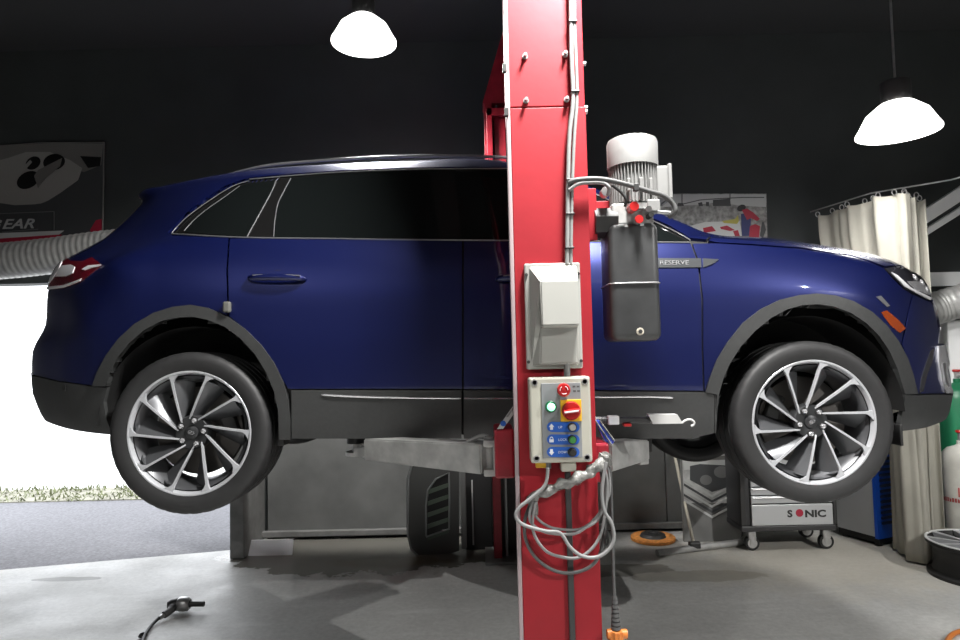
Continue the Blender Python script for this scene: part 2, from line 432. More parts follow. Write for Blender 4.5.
if ref.y > 0: gn = [[-n for n in c] for c in gn]
gp = [[proj(p) for p in c] for c in grid]
VFRONT = 10*NV
tris = []; rest = []
for u in range(UN-1):
    for v in range(VN-1):
        q = [(u, v), (u+1, v), (u+1, v+1), (u, v+1)]
        for t in ((q[0], q[1], q[2]), (q[0], q[2], q[3])):
            a, b, c = [gp[i][j] for i, j in t]
            ar = (b[0]-a[0])*(c[1]-a[1])-(b[1]-a[1])*(c[0]-a[0])
            pc = sum((grid[i][j] for i, j in t), V())/3; nn = sum((gn[i][j] for i, j in t), V())
            if v < VFRONT and abs(ar) > 1e-4 and nn.dot(CP-pc) > 0: tris.append((t, ar))
            else: rest.append((t, u, v))
def inpoly(x, y, P):
    r = False; j = len(P)-1
    for i in range(len(P)):
        if (P[i][1] > y) != (P[j][1] > y) and x < (P[j][0]-P[i][0])*(y-P[i][1])/(P[j][1]-P[i][1])+P[i][0]: r = not r
        j = i
    return r
def sh_clip(S, T):
    for i in range(3):
        a, b = T[i], T[(i+1) % 3]; out = []
        if not S: return S
        def side(p): return (b[0]-a[0])*(p[1]-a[1])-(b[1]-a[1])*(p[0]-a[0])
        p = S[-1]; sp = side(p)
        for q in S:
            sq = side(q)
            if (sp >= 0) != (sq >= 0):
                t = sp/(sp-sq); out.append((p[0]+(q[0]-p[0])*t, p[1]+(q[1]-p[1])*t))
            if sq >= 0: out.append(q)
            p, sp = q, sq
        S = out
    return S
TB = []
for t, ar in tris:
    tt = t if ar > 0 else (t[0], t[2], t[1])
    pts = [gp[i][j] for i, j in tt]; xs = [p[0] for p in pts]; ys = [p[1] for p in pts]
    TB.append((tt, pts, min(xs), max(xs), min(ys), max(ys)))
def surf(px, py, off=0):
    for tt, pts, x0, x1, y0, y1 in TB:
        if x0 <= px <= x1 and y0 <= py <= y1:
            a, b, c = pts; D = (b[0]-a[0])*(c[1]-a[1])-(b[1]-a[1])*(c[0]-a[0])
            w1 = ((px-a[0])*(c[1]-a[1])-(py-a[1])*(c[0]-a[0]))/D; w2 = ((b[0]-a[0])*(py-a[1])-(b[1]-a[1])*(px-a[0]))/D; w0 = 1-w1-w2
            if min(w0, w1, w2) >= -1e-6:
                P = [grid[i][j] for i, j in tt]; N = [gn[i][j] for i, j in tt]
                n = (N[0]*w0+N[1]*w1+N[2]*w2).normalized()
                return P[0]*w0+P[1]*w1+P[2]*w2+n*off, n
    return None, None
def snap(px, py, off=0):
    for k in range(40):
        for dx, dy in ((0, 0), (k*.5, 0), (-k*.5, 0), (0, k*.5), (0, -k*.5)):
            q, n = surf(px+dx, py+dy, off)
            if q: return q, n
    return at(px, py, 3.0), V((0, -1, 0))
def panel(poly, off=.004, thick=.012, mirror=False, extra=None):
    """the piece of the curved body shell inside an outline, as a solid sheet"""
    if sum(a[0]*b[1]-b[0]*a[1] for a, b in zip(poly, poly[1:]+poly[:1])) < 0: poly = poly[::-1]
    X0 = min(p[0] for p in poly); X1 = max(p[0] for p in poly); Y0 = min(p[1] for p in poly); Y1 = max(p[1] for p in poly)
    idx = {}; vs = []; ns = []; fs = []
    for tt, pts, x0, x1, y0, y1 in TB:
        if x1 < X0 or x0 > X1 or y1 < Y0 or y0 > Y1: continue
        res = sh_clip(poly, pts)
        if len(res) < 3: continue
        area = sum(a[0]*b[1]-b[0]*a[1] for a, b in zip(res, res[1:]+res[:1]))
        if abs(area) < 1e-3*0.5: continue
        a, b, c = pts; D = (b[0]-a[0])*(c[1]-a[1])-(b[1]-a[1])*(c[0]-a[0])
        P = [grid[i][j] for i, j in tt]; N = [gn[i][j] for i, j in tt]; f = []
        for (x, y) in res:
            w1 = ((x-a[0])*(c[1]-a[1])-(y-a[1])*(c[0]-a[0]))/D; w2 = ((b[0]-a[0])*(y-a[1])-(b[1]-a[1])*(x-a[0]))/D; w0 = 1-w1-w2
            pos = P[0]*w0+P[1]*w1+P[2]*w2
            k = (round(pos.x, 4), round(pos.y, 4), round(pos.z, 4))
            if k not in idx:
                idx[k] = len(vs); vs.append(pos); ns.append((N[0]*w0+N[1]*w1+N[2]*w2).normalized())
            if idx[k] not in f: f.append(idx[k])
        if len(f) >= 3: fs.append(f)
    if extra:
        for t, u, v in rest:
            if extra(u, v):
                f = []
                for i, j in t:
                    pos = grid[i][j]; k = (round(pos.x, 4), round(pos.y, 4), round(pos.z, 4))
                    if k not in idx: idx[k] = len(vs); vs.append(pos); ns.append(gn[i][j])
                    if idx[k] not in f: f.append(idx[k])
                if len(f) >= 3: fs.append(f)
    # consistent winding towards the normals
    for i, f in enumerate(fs):
        n = V()
        for k in range(1, len(f)-1): n += (vs[f[k]]-vs[f[0]]).cross(vs[f[k+1]]-vs[f[0]])
        if n.dot(ns[f[0]]) < 0: fs[i] = f[::-1]
    mb = MB(); mb.keep = True
    top = [p+n*off for p, n in zip(vs, ns)]
    mb.add(top, fs, 0, True)
    ec = {}
    for f in fs:
        for a, b in zip(f, f[1:]+f[:1]): ec.setdefault((min(a, b), max(a, b)), []).append((a, b))
    bd = [e[0] for e in ec.values() if len(e) == 1]
    sv = []; sf = []
    for a, b in bd:
        o = len(sv); sv += [top[b], top[a], vs[a]+ns[a]*(off-thick), vs[b]+ns[b]*(off-thick)]; sf.append([o, o+1, o+2, o+3])
    mb.add(sv, sf, 0, False)
    if mirror == 'own':
        m2 = MB(); m2.keep = True; m2.v = [V((p.x, 2*CY-p.y, p.z)) for p in mb.v]; m2.f = [list(f[::-1]) for f in mb.f]; m2.m = list(mb.m); m2.s = list(mb.s); mb.twin = m2
    elif mirror:
        n0 = len(mb.v); fl_ = [list(f) for f in mb.f]; sm = list(mb.s)
        mb.v += [V((p.x, 2*CY-p.y, p.z)) for p in mb.v]
        for f, s_ in zip(fl_, sm): mb.f.append([i+n0 for i in f[::-1]]); mb.m.append(0); mb.s.append(s_)
    return mb

# outlines traced on the flank
RA_OUT = [(94, 386), (99, 372), (108, 355), (120, 339), (136, 324), (155, 313), (174, 307), (192, 305), (209, 308), (229, 317), (246, 329), (262, 345), (275, 363), (284, 382), (289, 400), (291, 420), (291, 437)]
RA_IN = [(108, 386), (112, 372), (119, 358), (131, 343), (146, 330), (163, 321), (180, 317.5), (194, 317), (209, 320), (226, 327), (241, 338), (256, 354), (267, 372), (275, 391), (279, 410), (280, 437)]
FA_OUT = [(705, 392), (709, 378), (716, 360), (727, 342), (742, 323), (760, 309), (779, 300), (798, 295.5), (816, 294), (834, 296), (852, 301.5), (870, 312), (884, 325), (896, 341), (905, 358), (911, 376), (915, 393.5)]
FA_IN = [(715, 432), (716, 412), (718, 394), (722, 379), (729, 363), (740, 346), (754, 331), (770, 318), (786, 309.5), (801, 305.5), (817, 304.5), (833, 307), (849, 313), (864, 323), (877, 336), (887, 351), (895, 369), (900, 386), (902, 399), (901, 431)]
BELT = [(172, 234.5), (246, 238), (330, 239), (400, 240), (508, 241), (600, 242), (690, 243)]
WTOP = [(172, 234.5), (180, 224), (190, 213.5), (207, 201), (226, 189), (237, 183.5), (250, 180), (290, 176), (340, 172.5), (400, 170), (450, 169), (520, 169.5), (548, 173), (600, 197), (668, 229), (690, 241)]
zb = min(p.z for p in [at(190, 514.5, 2.94), at(813, 503.5, 2.94)])
car = thing('car', (0.08, CY, zb), 'dark blue five-door sport utility car raised on the red lift', 'car')
U = lambda s: s*NU
# dark inner shell (both sides) with openings at the wheels
def mid(o, i, f=.5): return o
RA_HOLE = [(100, 445), (100, 386)]+RA_IN[1:-1]+[(284, 437), (284, 445)]
FA_HOLE = [(711, 445)]+FA_IN[1:-1]+[(903, 445)]
sb = MB(); sb.keep = True
flat = [p-n*.012 for cp, cn in zip(grid, gn) for p, n in zip(cp, cn)]
fsx = []
for u in range(UN-1):
    for v in range(VN-1):
        ctr = [sum(gp[i][j][k] for i, j in ((u, v), (u+1, v), (u+1, v+1), (u, v+1)))/4 for k in (0, 1)]
        if v < VFRONT and 4*NU < u < 19*NU and (inpoly(*ctr, RA_HOLE) or inpoly(*ctr, FA_HOLE) or (v < 5 and (100 < ctr[0] < 284 or 711 < ctr[0] < 903))): continue
        fsx.append([u*VN+v, u*VN+v+1, (u+1)*VN+v+1, (u+1)*VN+v])
if True:
    sb.add(flat, fsx, 0, True); n0 = len(sb.v)
    sb.add([V((p.x, 2*CY-p.y, p.z)) for p in flat], [f[::-1] for f in fsx], 0, True)
WR = at(190, 433.5, 2.94); WF = at(813, 422.5, 2.94)
belly = MB()
zs = at(500, 437, 3.0).z
belly.bb(WR.x+.52, CY-.86, zs+.01, WF.x-.52, CY+.86, zs+.10)
belly.bb(WR.x-.7, CY-.50, zs+.10, WR.x+.52, CY+.50, zs+.3); belly.bb(WF.x-.52, CY-.50, zs+.10, WF.x+.6, CY+.50, zs+.3)
# wheel-well liners on both sides
for W in (WR, WF):
    for sgn in (-1, 1):
        n = 24; vs = []
        for i in range(n+1):
            a = R(2)+R(176)*i/n
            for y in (.92, .58): vs.append(V((W.x+.45*cos(a), CY+sgn*y, W.z+.47*sin(a)+.02)))
        belly.add(vs, [[2*i, 2*i+1, 2*i+3, 2*i+2] for i in range(n)], 0, True)
        ring = [vs[2*i+1] for i in range(n+1)]; belly.add(ring, [list(range(n+1))])
sb.v += belly.v and []
o_ = len(sb.v); sb.v += belly.v; sb.f += [[i+o_ for i in f] for f in belly.f]; sb.m += belly.m; sb.s += belly.s
sb.build('underbody', 'black_shell', car)

rear_u = lambda u: u < 3.2*NU
# painted body: quarter panel, C pillar, roof and tailgate
body_poly = [(0, 374.5), (33, 374.2), (60, 380.8), (93.5, 385.2)]+RA_OUT[1:9]+[(227.5, 315.5), (227.3, 300), (226.5, 270), (228.5, 238.2), (172.5, 236.5), (168, 233)]+[(178.5, 222.5)]+[(x-1.5, y-2) for x, y in WTOP[2:5]]+[(x, y-1.5) for x, y in WTOP[5:14]]+[(669, 226), (690, 238.5), (706, 240), (712, 234.5), (712, 100), (0, 100)]
def roof_extra(u, v):
    if v >= VFRONT: return 1.0*NU <= u < 11.6*NU or u < NU
    return u < 3.5*NU and v >= 3*NV-2 and not (7*NV <= v < 8*NV+2 and u < 1.4*NU)
panel(body_poly, .004, .016, True, roof_extra).build('body_shell', 'car_blue', car)
gl = lambda u, v: v >= VFRONT and 11.6*NU <= u < 13.8*NU
panel([(-5, -5), (-4, -5), (-4, -4)], 0, .01, True, lambda u, v: u < 1.4*NU and 7*NV <= v < 8*NV+2).build('rear_window', 'tint_glass', car)
panel([(-5, -5), (-4, -5), (-4, -4)], 0, .01, True, gl).build('windscreen', 'tint_glass', car)
panel([(708.5, 241), (714.5, 235.8), (716, 100), (960, 100), (960, 262), (905, 266.3), (899, 265.8), (884, 266.8), (866, 260), (850, 255.4), (800, 248.2), (750, 244.5), (716, 242.6)], .004, .016, True,
      lambda u, v: v >= VFRONT and u >= 13.8*NU).build('hood', 'car_blue', car)
panel([(692.3, 244.2), (716, 244), (750, 246), (800, 249.6), (850, 256.8), (866, 261.5), (882.5, 268.5), (891, 278), (902, 289), (911, 294.5), (907, 310), (900, 345)]+[(904, 357)]+[(x, y) for x, y in FA_OUT[13:0:-1]]+[(704.6, 391), (704.6, 390), (703.2, 350), (703, 300), (699, 262)], .004, .016, 'own').build('fender', 'car_blue', car)
panel([(912.5, 295.2), (929, 302.5), (936.5, 299.5), (970, 296), (970, 393), (916, 393.5)]+FA_OUT[15:13:-1]+[(906, 357), (901.8, 345), (908.5, 310)], .004, .016, True,
      lambda u, v: u > 18.5*NU and 2*NV <= v < VFRONT).build('front_bumper', 'car_blue', car)
rd = panel([(230.3, 239), (462, 241.6), (462, 388.6), (288.5, 388.6)]+[(284, 381)]+RA_OUT[12:9:-1]+[(230, 316.3), (229.3, 300), (228.5, 270)], .005, .016).build('rear_door', 'car_blue', car)
fd = panel([(464, 241.7), (690, 244.2), (697, 262), (701, 300), (701.3, 350), (702.8, 390.5), (464, 388.8)], .005, .016).build('front_door', 'car_blue', car)
# lower cladding
panel([(0, 376), (33, 375.6), (60, 382), (93, 386.5), (108, 387.5), (104.5, 402), (107, 418), (114, 436), (100, 445), (0, 445)], .006, .02, True,
      lambda u, v: u < 3.5*NU and v < 3*NV-2).build('rear_bumper', 'cladding', car)
panel([(916, 395), (970, 394.5), (970, 445), (890, 445), (896, 431), (900, 412), (902.5, 399), (902.5, 394.5)], .012, .02, True,
      lambda u, v: u > 18.5*NU and v < 2*NV).build('front_valance', 'cladding', car)
panel([(292, 390), (461.5, 390), (461.5, 438), (292, 438)], .008, .02).build('door_cladding', 'cladding', car)
panel([(463.8, 390), (702, 392), (714, 394.2), (713.5, 432), (690, 437), (463.8, 438)], .008, .02).build('door_cladding', 'cladding', car)
panel(RA_OUT+RA_IN[::-1], .014, .03).build('wheel_arch_trim', 'cladding', car)
panel(FA_OUT+[(902.5, 394)]+FA_IN[-3:0:-1]+[(716, 394)], .014, .03).build('wheel_arch_trim', 'cladding', car)
panel([(714.5, 394), (717.5, 394.5), (716.5, 412), (715.5, 431.5), (714.2, 432)], .008, .02).build('mud_flap', 'cladding', car)
# glass
qg = [(184.5, 232.5), (194, 221), (207, 210), (222, 199.5), (240, 186.5), (250, 183.6), (277, 180.5), (272, 192), (247.5, 237)]
panel([(x, y) for x, y in BELT[0:1]]+[(175, 234)]+BELT[1:]+WTOP[::-1][:-1], .001, .01, False).build('window_surround', 'trim_black', car)
panel(qg, .003, .01).build('quarter_window', 'tint_glass', car)
panel([(274, 237.5), (274.5, 222), (277.5, 205), (291, 178.5), (340, 174.5), (400, 172), (428, 171.3), (440, 239), (330, 238)], .003, .01).build('side_window', 'tint_glass', car)
panel([(462, 239.5), (454, 171.5), (520, 171), (548, 175), (600, 199), (668, 231.5), (684, 241.5)], .003, .01).build('side_window', 'tint_glass', car)
panel([(440.8, 239.3), (428.8, 171.2), (453, 171.3), (461, 239.6)], .0035, .01).build('door_pillar', 'trim_black', car)
def bead(pts, r, name, m, par, off=.005, sub=6, n=6):
    pts2 = cr([V((a, b, 0)) for a, b in pts], sub); q = []
    for p in pts2:
        s_, _ = surf(p.x, p.y, off)
        if s_: q.append(s_)
    return MB().tube(q, r, n).build(name, m, par)
bead(BELT, .0035, 'window_trim', 'dim_chrome', car, .004)
bead([(172.5, 234.5), (180, 226), (190, 216.5), (207, 204), (226, 191.5), (238, 185.5), (250, 182)], .0022, 'window_trim', 'dim_chrome', car, .009)
bead([(184.5, 231.5), (194, 221), (207, 210), (222, 199.5), (240, 186.5)], .0022, 'window_trim', 'dim_chrome', car, .004)
bead([(276.5, 181), (272, 192), (264, 207), (247.5, 237)], .0026, 'window_trim', 'dim_chrome', car, .005)
bead([(291, 179), (284, 192), (278, 205), (275, 222), (274, 237)], .0026, 'window_trim', 'dim_chrome', car, .005)
bead([(250, 180.5), (290, 177), (340, 173.5), (400, 171), (450, 170), (520, 170), (548, 174), (600, 197.5), (668, 229.5), (690, 241.5)], .003, 'window_trim', 'dim_chrome', car, .008)
bead([(322, 394.5), (360, 396.5), (420, 397.6), (461, 398)], [.001]+[.0045]*17+[.0045], 'sill_strip', 'chrome', car, .011)
bead([(464.5, 398), (520, 398), (590, 397), (640, 396.5), (672, 397.5)], .0045, 'sill_strip', 'chrome', car, .011)
# roof rails
def roof_rail(sgn):
    q = []
    for px, py in [(228, 173.8), (246, 169.6), (272, 165), (310, 161.5), (345, 159), (390, 156.8), (440, 156), (508, 157.5), (545, 162), (560, 167)]:
        p = at(px, py, 3.36); q.append(V((p.x, p.y if sgn < 0 else 2*CY-p.y, p.z)))
    return cr(q, 6)
for s in (-1, 1): rr_ = roof_rail(s); MB().tube(rr_, [min(.0085, .002+.0006*i) for i in range(len(rr_))], 8).build('roof_rail', 'dim_chrome', car)
# lights
tl = panel([(60, 261), (64, 257), (72, 262), (84, 262.5), (93, 258.5), (103, 265.5), (95, 272), (88, 278), (80, 283.5), (66, 288.5), (44, 291), (48, 283), (54, 270)], .010, .02, 'own').build('tail_lamp', 'lens_red', car)
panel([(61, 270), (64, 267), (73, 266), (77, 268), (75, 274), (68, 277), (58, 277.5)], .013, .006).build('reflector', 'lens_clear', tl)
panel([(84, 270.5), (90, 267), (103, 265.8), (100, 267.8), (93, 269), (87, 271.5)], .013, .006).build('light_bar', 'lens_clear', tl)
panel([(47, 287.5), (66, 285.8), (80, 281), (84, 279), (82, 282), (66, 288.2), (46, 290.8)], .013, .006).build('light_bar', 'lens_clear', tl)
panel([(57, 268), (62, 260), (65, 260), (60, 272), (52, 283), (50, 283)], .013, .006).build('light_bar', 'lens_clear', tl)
hl = panel([(884, 269.3), (898, 267), (913, 269.8), (924, 278), (931, 288), (937, 298), (929, 301.3), (915, 294.6), (903, 288), (892, 277)], .006, .02, 'own').build('headlamp', 'lens_dark', car)
panel([(890, 273), (896, 276), (909, 288), (926, 296.5), (931, 298.5), (929, 300.3), (915, 293.5), (904, 287.2)], .009, .006).build('light_bar', 'lens_clear', hl)
panel([(906, 282), (916, 281), (926, 287), (932.5, 296), (925, 294.5), (914, 289.5)], .008, .006).build('reflector', 'chrome', hl)
for a, b in ((914, 278), (921, 283), (925.5, 290)):
    q, n_ = snap(a, b, .004); MB().lathe([(1e-5, .010), (.010, .009), (.016, .006), (.019, 0)], q, n_, 16).build('bulb', 'chrome', hl)
panel([(880, 312.5), (885.5, 310.5), (897, 320), (904.5, 328.5), (898.5, 333), (889, 325)], .007, .012, 'own').build('side_marker', 'amber', car)
panel([(875, 297), (880, 296), (889, 306), (886, 307)], .006, .008).build('side_marker_trim', 'dim_chrome', car)
# bright grille surround and fog lamp bezel at the nose
panel([(929, 351), (933, 348), (931, 362), (926, 374), (922, 391), (918, 393), (920, 378), (925, 362)], .007, .01, 'own').build('fog_lamp_recess', 'lens_dark', car)
ch = panel([(936, 346), (946, 345), (947.5, 352), (944, 357), (947.5, 362), (945.5, 370), (948, 385), (951.5, 392.5), (944, 393), (939.5, 381), (936.5, 362)], .012, .02, 'own').build('grille_surround', 'chrome', car)
panel([(940, 322), (947, 322), (949, 344), (937, 343.5)], .006, .02, True).build('grille', 'dim_chrome', car)
panel([(939, 364), (942, 363), (943, 377), (946, 387), (942, 383)], .016, .008).build('fog_lamp_bezel', 'dim_chrome', ch)
# door handles, badge strip, door guard, sensor
def handle(x0, x1, y, dy):
    q0 = cr([snap(x0, y, .004)[0], snap(x0+5, y, .03)[0], snap((x0+x1)/2, y+dy/2, .038)[0], snap(x1-5, y+dy, .03)[0], snap(x1, y+dy, .004)[0]], 5)
    k = len(q0); rs = [.010+.007*sin(pi*i/(k-1)) for i in range(k)]
    h = MB().tube(q0, rs, 10).build('door_handle', 'car_blue', car)
    q, n_ = snap((x0+x1)/2, y+1, .003); MB().lathe([(1e-5, 0), (.05, .001), (.052, 0)], q, n_, 24).build('handle_cup', 'black_shell', h)
    bead([(x0+6, y-1.3), ((x0+x1)/2, y-2+dy/2), (x1-2, y-1.3+dy)], .003, 'handle_strip', 'dim_chrome', h, .046)
handle(250, 305, 279.5, .3); handle(497, 552, 280, 0)
bs = panel([(612, 258.8), (700.5, 259.2), (700.8, 268), (612, 268.6)], .010, .012).build('side_badge', 'badge', fd)
panel([(702.2, 259.2), (718, 260.2), (712, 264.5), (705, 267.3), (702.4, 267.9)], .010, .012).build('side_badge', 'badge', car)
p0 = surf(659, 265.6, .0105)[0]; p1 = surf(697, 265.4, .0105)[0]; ux = (p1-p0).normalized()
text_mesh('RESERVE', .029, p0, ux, (Z_+V((0, .05, 0))).normalized(), .0015, 0, 0.0004, 1.25).build('badge_lettering', 'chrome', fd)
q, n_ = surf(229, 307.5, .022); MB().box(q, (.034, .028, .05), .008).build('door_guard', 'arm_dark', car)
q, n_ = surf(66, 388, .008); MB().lathe([(1e-5, .002), (.012, .002), (.014, 0)], q, n_, 16).build('parking_sensor', 'rubber', car)
MB().box(at(895, 434, 3.08), (.014, .10, .10), .004).build('mud_flap', 'rubber', car)
MB().box(at(284, 435, 3.06), (.03, .10, .09), .004).build('mud_flap', 'rubber', car)
# mirror, tucked behind the pump
pm = snap(640, 232, 0)[0]
pm = pm+V((-.07, 0, 0)); mirror = MB().box(pm+V((0, -.14, .01)), (.13, .20, .13), .045, rot_z(R(12)), seg=4); mirror.box(pm+V((0, -.03, -.02)), (.06, .09, .04), .015)
mirror.build('wing_mirror', 'car_blue', car)

# wheels (face towards -Y), local to the hub
def make_wheel(par, c, face, name='wheel'):
    """face=-1: outer side towards the camera. Returns the wheel part of the car."""
    w = sub_empty(name, par, c) if par else None
    return w
def wheel_meshes(prefix_parent, c, s, spin, with_brake=True):
    c = V(c)
    def P(r, a, y): return c+V((r*cos(a), s*y, r*sin(a)))
    ax = V((0, s, 0))
    prof = [(.281, .022), (.287, .008), (.305, .001), (.333, -.003), (.352, .001), (.363, .009), (.3685, .02), (.371, .033), (.3725, .06), (.364, .061), (.364, .072), (.3725, .073), (.3725, .118), (.364, .119), (.364, .131), (.3725, .132), (.3725, .178), (.364, .179), (.364, .190), (.3725, .191), (.371, .222), (.3685, .236), (.363, .252), (.352, .262), (.333, .268), (.305, .262), (.275, .245)]
    prof = [(r_, y if y < .1 else .1+(y-.1)*1.2) for r_, y in prof]
    t = MB().lathe(prof, c, ax, 160, 0, True, lambda i, j: (.9955 if (j % 4 == 0 and (5 <= i <= 7 or 10 <= i <= 11 or 14 <= i <= 15 or 18 <= i <= 20)) else 1))
    t.build('tire', 'tire', prefix_parent)
    rim = MB().lathe([(.262, .028), (.252, .05), (.244, .08), (.238, .16), (.25, .20), (.276, .232), (.27, .236), (.24, .205), (.228, .16), (.234, .08), (.246, .045), (.262, .028)], c, ax, 96, 0)
    rim.lathe([(.02, .085), (.02, .046), (.045, .040), (.074, .038), (.080, .046), (.080, .09)], c, ax, 40, 1)
    rim.build('rim', ['gunmetal', 'dark_hub'], prefix_parent)
    MB().lathe([(.268, .030), (.274, .012), (.2765, .0085), (.283, .007), (.2865, .010), (.287, .02), (.274, .033), (.268, .030)], c, ax, 120).build('rim_lip', 'alloy', prefix_parent)
    for k in range(10):
        a0 = spin+2*pi*k/10
        i0 = V((.060*cos(a0+R(30)), .060*sin(a0+R(30)))); o0 = V((.275*cos(a0), .275*sin(a0)))
        d = (o0-i0).normalized(); nrm = V((d.y, -d.x))          # clockwise side
        if nrm.dot(V((cos(a0-1.2), sin(a0-1.2)))) < 0: nrm = -nrm
        top = []; bot = []; bl = []
        K = 16
        for q in range(K+1):
            u = q/K; e = i0.lerp(o0, u)
            wl = .0036+.0016*u+.006*max(0, (u-.88)/.12)**2; wr = .0036+.0016*u+.030*max(0, (u-.82)/.18)**2.4
            bow = nrm*0; y = .040-.030*u**.8-.004*sin(pi*u)
            l = e+bow-nrm*wl; r_ = e+bow+nrm*wr
            if r_.length > .2765: r_ = r_*(.2765/r_.length)
            if l.length > .2765: l = l*(.2765/l.length)
            top.append((l, r_, y))
        f = MB(); vs = []
        for l, r_, y in top:
            vs += [c+V((l.x, s*y, l.y)), c+V((r_.x, s*y, r_.y)), c+V((r_.x, s*(y+.012), r_.y)), c+V((l.x, s*(y+.016), l.y))]
        fs = []
        for q in range(K):
            for e in range(4): fs.append([q*4+e, q*4+(e+1) % 4, q*4+4+(e+1) % 4, q*4+4+e])
        f.add(vs, fs+[[3, 2, 1, 0], [K*4+i for i in range(4)]], 0, False)
        b_ = []
        S = 5
        for q, (l, r_, y) in enumerate(top):
            u = q/K; wid = .016+.072*u**1.05*(1-.3*max(0, (u-.8)/.2))
            for j in range(S+1):
                v = j/S; pt = r_+nrm*(wid*v)
                if pt.length > .250: pt = pt*(.250/pt.length)
                b_.append(c+V((pt.x, s*(y+.008+.062*v**1.15), pt.y)))
            for j in range(S+1):
                v = 1-j/S; pt = (l+nrm*.002)+nrm*(wid*v)
                if pt.length > .250: pt = pt*(.250/pt.length)
                b_.append(c+V((pt.x, s*(y+.020+.064*v**1.15), pt.y)))
        Q = 2*(S+1); fs = [[q*Q+j, q*Q+(j+1) % Q, (q+1)*Q+(j+1) % Q, (q+1)*Q+j] for q in range(K) for j in range(Q)]
        f.add(b_, fs, 1, True)
        f.build('spoke', ['alloy', 'gunmetal'], prefix_parent)
    for k in range(5):
        a = R(49)+2*pi*k/5+(spin-R(8)); q = P(.056, a, .040)
        lb = MB().lathe([(.013, .0), (.0135, -.004), (.016, -.004), (.016, .0)], q, ax, 20, 1)
        lb.lathe([(.0122, .002), (.0122, -.010), (.008, -.016), (1e-5, -.0175)], q, ax, 6, 0, False); lb.build('lug_nut', ['chrome', 'rubber'], prefix_parent)
    cap = MB().lathe([(1e-5, .032), (.024, .032), (.030, .036), (.031, .042)], c, ax, 28, 1)
    t_ = spin+R(20); e1 = V((cos(t_), 0, sin(t_))); e2 = V((-sin(t_), 0, cos(t_))); o = c+ax*.0315
    for (u0, u1, v0, v1) in ((-.017, .017, -.001, .001), (-.001, .001, -.009, .009), (-.013, .013, .0055, .0075), (-.013, .013, -.0075, -.0055), (-.013, -.011, -.0075, .0075), (.011, .013, -.0075, .0075)):
        cap.prism([o+e1*u0+e2*v0, o+e1*u1+e2*v0, o+e1*u1+e2*v1, o+e1*u0+e2*v1], ax*-.002, 0)
    cap.build('center_cap', ['chrome', 'dark_hub'], prefix_parent)
    if with_brake:
        MB().lathe([(.075, .10), (.08, .125), (.204, .125), (.207, .13), (.207, .15), (.08, .152), (.06, .10)], c, ax, 64).build('brake_disc', 'rotor', prefix_parent)
        cb = MB(); aa = R(160) if c.x > 0 else R(20)
        cb.box(P(.15, aa, .125), (.07, .075, .15), .015, Matrix.Rotation(-aa, 3, 'Y')); cb.build('brake_caliper', 'dark_steel', prefix_parent)
def wheel(name, c, s, spin):
    w = sub_empty(name, car, c); wheel_meshes(w, c, s, spin); return w
def place(px, py): return at(px, py, 2.945)
WRc = at(188, 433.5, 2.945); WFc = at(815.5, 422.5, 2.945)
DRP = .085                                 # the far wheels hang a little lower
wheel('wheel', WRc, 1, R(-36)); wheel('wheel', WFc, 1, R(8))
wheel('wheel', V((WRc.x, 2*CY-WRc.y, WRc.z+.09)), -1, R(30)); wheel('wheel', V((WFc.x, 2*CY-WFc.y, WFc.z-DRP)), -1, R(20))
for Wc in (WRc, WFc):
    MB().cyl((Wc.x, Wc.y+.14, Wc.z), Y_, .045, 2*(CY-Wc.y)-.28, 16).build('axle', 'black_shell', car)

# ------------------------------------------------------------------ lift posts
LY = 2.40
x0, x1 = .118, .422
lift = thing('lift_post', (.27, 2.52, 0), 'tall red steel lift post in front of the blue car', 'lift')
zt = ZC-.02; zsm = at(540, 107, LY).z
b_ = MB(); b_.bb(x0+.016, LY, .0, x1, LY+.012, zsm-.002, .003); b_.bb(x0+.016, LY+.010, 0, x0+.028, LY+.25, zsm-.002, .003); b_.bb(x1-.012, LY+.010, 0, x1, LY+.25, zsm-.002, .003)
b_.build('column', 'lift_red', lift)
xs = at(570, 50, LY).x
b_ = MB(); b_.bb(x0+.008, LY, zsm+.002, xs-.001, LY+.012, zt, .003); b_.prism([(xs, LY, zsm+.002), (x1, LY+.022, zsm+.002), (x1, LY+.25, zsm+.002), (x1-.012, LY+.25, zsm+.002), (x1-.012, LY+.034, zsm+.002), (xs, LY+.012, zsm+.002)], (0, 0, zt-zsm))
b_.bb(x0+.008, LY+.012, zsm+.002, x0+.02, LY+.25, zt, .002); b_.build('column_extension', 'lift_red', lift)
MB().bb(x0, LY-.004, 0, x0+.015, LY+.03, zt, .003).build('edge_flange', 'flange_lit', lift)
MB().bb(x0-.1, LY-.1, 0, x1+.1, LY+.35, .02, .004).build('base_plate', 'lift_red_worn', lift)
for (a, b) in ((525, 57), (526, 101), (565, 55), (566.5, 100)):
    q = at(a, b, LY); MB().cyl(q+V((0, .002, 0)), -Y_, .011, .008, 20).cyl(q+V((0, -.005, 0)), -Y_, .0065, .022, 12).build('bolt', 'steel', lift)
for (a, b) in ((584.5, 64), (585.5, 108), (585.8, 112)):
    q = at(a, b, LY+.03); MB().cyl(V((x1-.001, q.y, q.z)), X_, .009, .012, 12).build('bolt', 'steel', lift)
for (a, b) in ((504, 68), (506, 112)):
    q = at(a, b, LY-.01); MB().box(q+V((0.002, .004, 0)), (.016, .02, .032), .002).build('cable_clip', 'dark_steel', lift)
# black rack bar down the middle of the post
ga = at(565, 472, LY-.01); gb = at(566, 640, LY-.01)
MB().bb(.300, LY-.014, 0, .322, LY, ga.z+.1, .003).build('cable_channel', 'dark_steel', lift)
